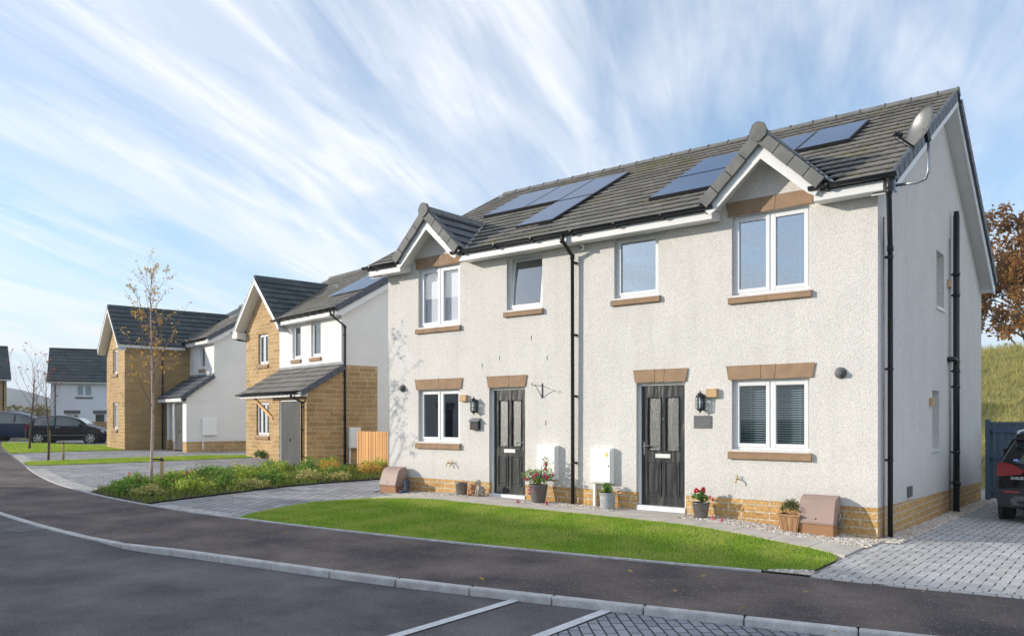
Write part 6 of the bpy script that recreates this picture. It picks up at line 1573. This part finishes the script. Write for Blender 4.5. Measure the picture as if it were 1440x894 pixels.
# dark blue SUV behind it
st_b = [(-2.22,.45,.60,.86,.98,.55),(-2.15,.34,.82,.94,1.14,.68),(-2.0,.28,.88,1.0,1.36,.66),(-1.75,.26,.91,1.03,1.55,.66),(-1.2,.24,.92,1.03,1.64,.66),(-.3,.24,.925,1.02,1.67,.65),(.3,.24,.92,1.01,1.61,.64),(.75,.24,.915,1.0,1.40,.66),(1.08,.24,.91,.98,1.14,.72),(1.5,.25,.90,.94,1.04,.72),(1.9,.28,.84,.86,.93,.66),(2.12,.32,.74,.74,.78,.6),(2.2,.42,.5,.62,.66,.42)]
def bx(t, sec):
    for s in (-1,1):
        b = MB(); b.prism([(-2.2,.86),(-1.86,.93),(-1.86,1.0),(-2.12,1.02)], 'y', s*.845-.03, s*.845+.03); b.build('tail_light', t, M_redlamp, bevel=.012)
        b = MB(); b.tube([(-1.82,s*.90,1.05),(-1.60,s*.80,1.40),(-1.2,s*.735,1.52),(0,s*.72,1.555),(.5,s*.75,1.44)], .012, 6); b.tube([(-1.82,s*.905,1.045),(-.9,s*.915,1.045),(.9,s*.90,1.03)], .010, 6); b.build('window_trim', t, M_silver)
        b = MB(); b.tube([(-1.5,s*.6,1.66),(-1.3,s*.6,1.72),(.1,s*.58,1.72),(.35,s*.58,1.65)], .018, 6); b.build('roof_rail', t, M_silver)
x_, y_, _ = at(-27.5,44.3)
car('parked_estate_car', 'dark blue crossover parked behind the black hatchback at the left edge', (x_, y_, .25), R(38.8+9), st_b, (-1.32,1.35), .355, M_pblue, [(-1.68,-.85),(-.78,-.02),(.05,.80)], 1.0, 'cars parked on the far driveway', spokes=9, extra=bx)

# ---- black SUV on the right driveway, seen from behind (rear faces -Y)
SU = thing('parked_suv', 'black SUV parked nose-in on the right driveway, cut by the right edge of the photo', 'car', (1.74,6.15,-.27), R(90)); SU.scale = (.965,.965,.965)
st_s = [(-2.08,.44,.60,.90,.96,.60),(-2.06,.30,.80,.98,1.02,.72),(-1.99,.26,.87,1.02,1.18,.72),(-1.84,.25,.885,1.04,1.42,.66),(-1.62,.25,.89,1.05,1.555,.63),(-1.2,.24,.89,1.05,1.60,.62),(-.2,.24,.89,1.04,1.61,.61),(.35,.24,.888,1.03,1.56,.61),(.78,.24,.885,1.02,1.36,.63),(1.1,.24,.88,1.0,1.12,.72),(1.55,.25,.87,.97,1.05,.74),(1.92,.28,.82,.90,.96,.68),(2.08,.36,.68,.76,.82,.56),(2.12,.45,.5,.62,.66,.42)]
vs = []; rings = []
for (x, zb, hw, zbelt, zt, wt) in st_s:
    ring = [(0,zb),(hw*.84,zb),(hw*.97,zb+.06),(hw,zb+.2),(hw,(zb+zbelt)/2+.08),(hw*.975,zbelt),(hw*.955,zbelt+min(.03,(zt-zbelt)*.3)),(wt+.03,zt-.06),(wt*.9,zt-.012),(wt*.5,zt+.01),(0,zt+.015)]
    rings.append([(x,y,z) for y,z in ring]+[(x,-y,z) for y,z in reversed(ring[1:-1])])
n = len(rings[0]); fs = []
for rg in rings: vs += rg
for i in range(len(rings)-1):
    for k in range(n): fs.append((i*n+k, i*n+(k+1) % n, (i+1)*n+(k+1) % n, (i+1)*n+k))
fs.append(tuple(range(n))); fs.append(tuple(reversed([(len(rings)-1)*n+k for k in range(n)])))
b = MB(); b.smooth = True; b.add(vs, fs); b.build('body', SU, M_pblack, subsurf=2)
for x in (-1.28,1.30):
    for s in (-1,1):
        b = MB(Matrix.Translation((x, s*.875, .33)) @ Matrix.Rotation(R(-90*s),4,'X')); b.lathe([(.415,-.05),(.415,.02),(.375,.03),(.37,-.03),(.001,-.03)], (0,0,0), 36, closed=False); b.build('wheel_arch', SU, M_trim)
        wheel(SU, x, s*.785, .335, .22, s, 5)
b = MB()   # lower bumper cladding and skid plate
b.prism([(-.84,.30),(.84,.30),(.875,.50),(.86,.62),(.60,.64),(-.60,.64),(-.86,.62),(-.875,.50)], 'x', -2.095, -1.9); b.build('rear_bumper', SU, M_trim, bevel=.03)
b = MB(); b.prism([(-.62,.34),(.62,.34),(.66,.44),(.58,.50),(-.58,.50),(-.66,.44)], 'x', -2.13, -2.0); b.build('skid_plate', SU, M_slate, bevel=.02)
b = MB(); b.prism([(-.53,.36),(.53,.36),(.55,.425),(-.55,.425)], 'x', -2.137, -2.125); b.build('lower_grille', SU, M_trim)
for s in (-1,1):
    b = MB(); b.prism([(s*.50,.885),(s*.845,.86),(s*.862,.93),(s*.85,1.05),(s*.80,1.08),(s*.62,1.07),(s*.50,.99),(s*.43,.95)], 'x', -2.095, -1.90); b.build('tail_light', SU, M_redlamp, bevel=.02)
    b = MB(); b.box(-2.112,-2.09,min(s*.52,s*.76),max(s*.52,s*.76),.555,.59); b.build('reflector', SU, M_redlamp)
    b = MB(); b.tube([(-1.70,s*.60,1.56),(-1.45,s*.60,1.635),(-.4,s*.585,1.665),(.35,s*.58,1.62),(.55,s*.58,1.54)], [.022,.026,.026,.026,.02], 8); b.build('roof_rail', SU, M_silver)
    b = MB(); b.box(.60,.80,min(s*.86,s*1.10),max(s*.86,s*1.10),1.10,1.27); b.build('door_mirror', SU, M_pblack, bevel=.035)
    for (xa, xb) in ((-1.62,-1.0),(-.94,-.1),(-.04,.72)):
        b = MB(); b.quad((xa,s*.872,1.08),(xb,s*.87,1.07),(xb-.0 if xb < .5 else xb-.25,s*.685,1.50),(xa+.12,s*.69,1.50)); b.build('side_window', SU, M_cgl)
b = MB(); b.smooth = True; N_ = 12; v = []
for i in range(N_+1):
    f = i/N_*2-1
    for q, (x, z, hw) in enumerate(((-2.075,1.075,.66),(-1.985,1.22,.67),(-1.86,1.42,.60),(-1.78,1.50,.56))): v.append((x+.07*f*f-.012, f*hw, z))
b.add(v, [(4*i+j, 4*i+4+j, 4*i+5+j, 4*i+1+j) for i in range(N_) for j in range(3)]); b.build('rear_window', SU, M_cgl)
b = MB(); b.prism([(-.60,1.50),(.60,1.50),(.56,1.585),(-.56,1.585)], 'x', -1.93, -1.60); b.build('spoiler', SU, M_pblack, bevel=.02)
b = MB(); b.box(-2.10,-2.075,-.34,.34,.86,.905); b.build('tailgate_trim', SU, M_alloy, bevel=.008)
b = MB(); b.box(-2.108,-2.085,-.26,.26,.70,.81); b.build('number_plate', SU, M_yellow)
for zz, yy0, yy1 in ((.665,-.72,.72),):
    b = MB(); b.box(-2.104,-2.07,yy0,yy1,zz,zz+.008); b.build('tailgate_seam', SU, M_black)
b = MB(); b.prism([(.52,1.115),(.62,1.12),(.60,1.16),(.55,1.165)], 'x', -2.082, -2.070)
b.build('window_sticker', SU, mat('sticker_blue', (.25,.35,.75), .4))
def text_mesh(txt, size, M, m, parent, name, ex=.004):
    cu = bpy.data.curves.new(name, 'FONT'); cu.body = txt; cu.size = size; cu.extrude = ex; cu.align_x = 'CENTER'; cu.offset = .002
    o = bpy.data.objects.new(name, cu); COL.objects.link(o)
    dg = bpy.context.evaluated_depsgraph_get(); me = bpy.data.meshes.new_from_object(o.evaluated_get(dg)); bpy.data.objects.remove(o)
    me.transform(M); me.materials.clear(); me.materials.append(m)
    o2 = bpy.data.objects.new(name, me); COL.objects.link(o2); o2.parent = parent; return o2
# text plane: reads left to right seen from behind the car (local +y is the car's left = image left)
Mt = Matrix.Translation((-2.108,.54,.80)) @ Matrix(((0,0,-1,0),(-1,0,0,0),(0,1,0,0),(0,0,0,1)))
text_mesh('SUZUKI', .062, Mt, M_alloy, SU, 'badge_lettering')

# ================================================================== FAR HILL, WOOD
M_hill = mat('moor', (.05,.055,.03), .95, .4, .01, .2, .05)
w = MB(); w.smooth = True; nx = 60; ny = 16; v = []
for j in range(ny):
    for i in range(nx):
        f = j/(ny-1); az = R(-52+ i*44/(nx-1)); q = 560+f*420
        h = 37*ss(f*1.5)*(1-.55*ss((i-20)/25.0)) * (1+.18*math.sin(i*.35)+.07*math.sin(i*.9+f*4)) - 3
        r = math.tan(az)*q; p = at(r, q); v.append((p[0], p[1], h))
w.add(v, [(j*nx+i, j*nx+i+1, (j+1)*nx+i+1, (j+1)*nx+i) for j in range(ny-1) for i in range(nx-1)])
w.build('hill', None, M_hill, kind='structure')
M_wood = leaf_mat('autumn_wood_leaf', [(.10,.10,.02),(.20,.15,.03),(.08,.09,.025),(.32,.18,.05)], .3)
rr = random.Random(77); l = MB()
for k in range(26):
    r = -84+k*1.6; p = at(r+rr.uniform(-.8,.8), 118+rr.uniform(-6,6), 1.6); leaves(l, (p[0],p[1],1.2+rr.uniform(0,.7)), 130, 2.2, .34, rr, sz=.9)
o = l.build('far_wood', None, M_wood); o['kind'] = 'stuff'; o['label'] = 'band of autumn scrub and trees beyond the end houses'; o['category'] = 'wood'
hz = MB(); hz.box(-1150,1150,-1150,1150,-14,60); hzo = hz.build('haze', None, []); hzo['kind'] = 'stuff'
hm = bpy.data.materials.new('haze_air'); hm.use_nodes = True; ht = hm.node_tree; ht.nodes.clear(); ho = ht.nodes.new('ShaderNodeOutputMaterial'); hv = ht.nodes.new('ShaderNodeVolumePrincipled')
hv.inputs['Color'].default_value = (.80,.88,1,1); hv.inputs['Density'].default_value = .00055; hv.inputs['Anisotropy'].default_value = .2; ht.links.new(hv.outputs[0], ho.inputs['Volume']); hzo.data.materials.append(hm)
# low brown timber fence beyond the black hatchback
t = thing('garden_fence', 'low brown timber fence in front of the pale house beyond the black car', 'fence', at(-30.2,52.0,.0), R(38.8+10)); b = MB()
x = 0
while x < 4: b.box(x,x+.12,0,.02,0,1.35); x += .14
b.build('palings', t, M_woodtub); b = MB(); b.box(0,4,.02,.06,.25,.35); b.box(0,4,.02,.06,1.1,1.2); b.build('rail', t, M_woodtub)

# ================================================================== SKY, SUN, CAMERA
SUN_EL = 15.5; SUN_TR = (.781,.625)      # direction the light travels
wd = bpy.data.worlds.new('World'); sc.world = wd; wd.use_nodes = True; T = wd.node_tree; T.nodes.clear(); L = T.links.new
out = T.nodes.new('ShaderNodeOutputWorld'); bg = T.nodes.new('ShaderNodeBackground'); sky = T.nodes.new('ShaderNodeTexSky'); sky.sky_type = 'NISHITA'; sky.sun_disc = False
sky.sun_elevation = R(SUN_EL); sx, sy = -SUN_TR[0], -SUN_TR[1]
sky.sun_rotation = math.atan2(sx, sy); sky.air_density = 1.0; sky.dust_density = .4; sky.ozone_density = 2.0; sky.altitude = 50
SKY_S = .15; bg.inputs['Strength'].default_value = SKY_S
tc = T.nodes.new('ShaderNodeTexCoord'); sp = T.nodes.new('ShaderNodeSeparateXYZ'); L(tc.outputs['Generated'], sp.inputs[0])
mxz = N(T,'ShaderNodeMath', operation='MAXIMUM'); L(sp.outputs[2], mxz.inputs[0]); mxz.inputs[1].default_value = .0
adz = N(T,'ShaderNodeMath', operation='ADD'); L(mxz.outputs[0], adz.inputs[0]); adz.inputs[1].default_value = .16
dv = N(T,'ShaderNodeVectorMath', operation='DIVIDE'); L(tc.outputs['Generated'], dv.inputs[0])
cb = T.nodes.new('ShaderNodeCombineXYZ'); [L(adz.outputs[0], cb.inputs[i]) for i in range(3)]; L(cb.outputs[0], dv.inputs[1])
mp = T.nodes.new('ShaderNodeMapping'); mp.inputs['Rotation'].default_value = (0,0,-R(38.8+90-17)); L(dv.outputs[0], mp.inputs['Vector'])
def noise(scale, sx_, sy_, det, rough, dist, loc=(0,0,0)):
    m = T.nodes.new('ShaderNodeMapping'); m.inputs['Scale'].default_value = (sx_, sy_, .0); m.inputs['Location'].default_value = loc; L(mp.outputs[0], m.inputs['Vector'])
    n = T.nodes.new('ShaderNodeTexNoise'); n.inputs['Scale'].default_value = scale; n.inputs['Detail'].default_value = det; n.inputs['Roughness'].default_value = rough; n.inputs['Distortion'].default_value = dist
    L(m.outputs[0], n.inputs['Vector']); return n.outputs['Fac']
def rng(x, a, b, c=0, d=1):
    r = N(T,'ShaderNodeMapRange', interpolation_type='SMOOTHSTEP'); r.inputs['From Min'].default_value = a; r.inputs['From Max'].default_value = b; r.inputs['To Min'].default_value = c; r.inputs['To Max'].default_value = d; L(x, r.inputs['Value']); return r.outputs[0]
def mth(op, a, b):
    m = N(T,'ShaderNodeMath', operation=op, use_clamp=(op != 'SUBTRACT'))
    for i, q in enumerate((a, b)):
        if isinstance(q, (int, float)): m.inputs[i].default_value = q
        else: L(q, m.inputs[i])
    return m.outputs[0]
SKYX, SKYY = 7.3, 2.2
big = noise(.8, .5, 1.1, 3, .5, .4, (SKYX,SKYY,0)); str_ = noise(1.5, .42, 1.5, 8, .56, .7, (0,4.0,0)); fin = noise(4.5, .28, 1.7, 8, .6, .6)
cov = rng(big, .38, .62); s1 = rng(str_, .36, .70); f1 = rng(fin, .32, .62, .62, 1)
cl_ = mth('MULTIPLY', mth('MULTIPLY', mth('ADD', mth('ADD', mth('MULTIPLY', cov, .42), .13), mth('MULTIPLY', s1, mth('ADD', mth('MULTIPLY', cov, .35), .45))), f1), .93)
low = mth('MULTIPLY', mth('MULTIPLY', rng(noise(1.7, .38, 2.0, 8, .6, .6, (5.0,1.0,0)), .40, .64), rng(sp.outputs[2], .42, .12)), .72)
cl_ = mth('MAXIMUM', cl_, low)
mixc = N(T,'ShaderNodeMix', data_type='RGBA'); L(cl_, mixc.inputs['Factor']); 
hsv = T.nodes.new('ShaderNodeHueSaturation'); hsv.inputs['Saturation'].default_value = 1.15; hsv.inputs['Value'].default_value = .88; L(sky.outputs[0], hsv.inputs['Color'])
hzf = rng(sp.outputs[2], .0, .30, .78, 0)      # pale low-altitude haze towards the horizon
mixh = N(T,'ShaderNodeMix', data_type='RGBA'); L(hzf, mixh.inputs['Factor']); L(hsv.outputs[0], mixh.inputs['A']); mixh.inputs['B'].default_value = (2.3, 2.95, 3.8, 1)
L(mixh.outputs['Result'], mixc.inputs['A']); CW = 4.15; mixc.inputs['B'].default_value = (CW*.95, CW*.975, CW*1.03, 1)
L(mixc.outputs['Result'], bg.inputs['Color']); L(bg.outputs[0], out.inputs['Surface'])

sun = bpy.data.lights.new('sun', 'SUN'); sun.energy = 2.6; sun.angle = R(.5); sun.color = (1.0,.915,.79)
so = bpy.data.objects.new('sun', sun); COL.objects.link(so)
e = R(SUN_EL); d = Vector((SUN_TR[0]*math.cos(e), SUN_TR[1]*math.cos(e), -math.sin(e))); so.rotation_euler = d.to_track_quat('-Z', 'Y').to_euler(); so.location = (-20,-20,20)

cam = bpy.data.cameras.new('camera'); co = bpy.data.objects.new('camera', cam); COL.objects.link(co); sc.camera = co
cam.sensor_width = 36; cam.lens = 1112/1440*36; cam.shift_y = 141.5/1440; cam.clip_end = 6000; cam.clip_start = .05
co.location = CAMP; co.rotation_euler = (R(90), 0, R(38.8))
sc.view_settings.view_transform = 'Standard'; sc.view_settings.look = 'None'; sc.view_settings.exposure = .84; sc.view_settings.gamma = 1
sc.view_settings.use_curve_mapping = False
sc.cycles.max_bounces = 6; sc.cycles.transparent_max_bounces = 12; sc.cycles.caustics_reflective = False; sc.cycles.caustics_refractive = False
sc.cycles.sample_clamp_indirect = 4
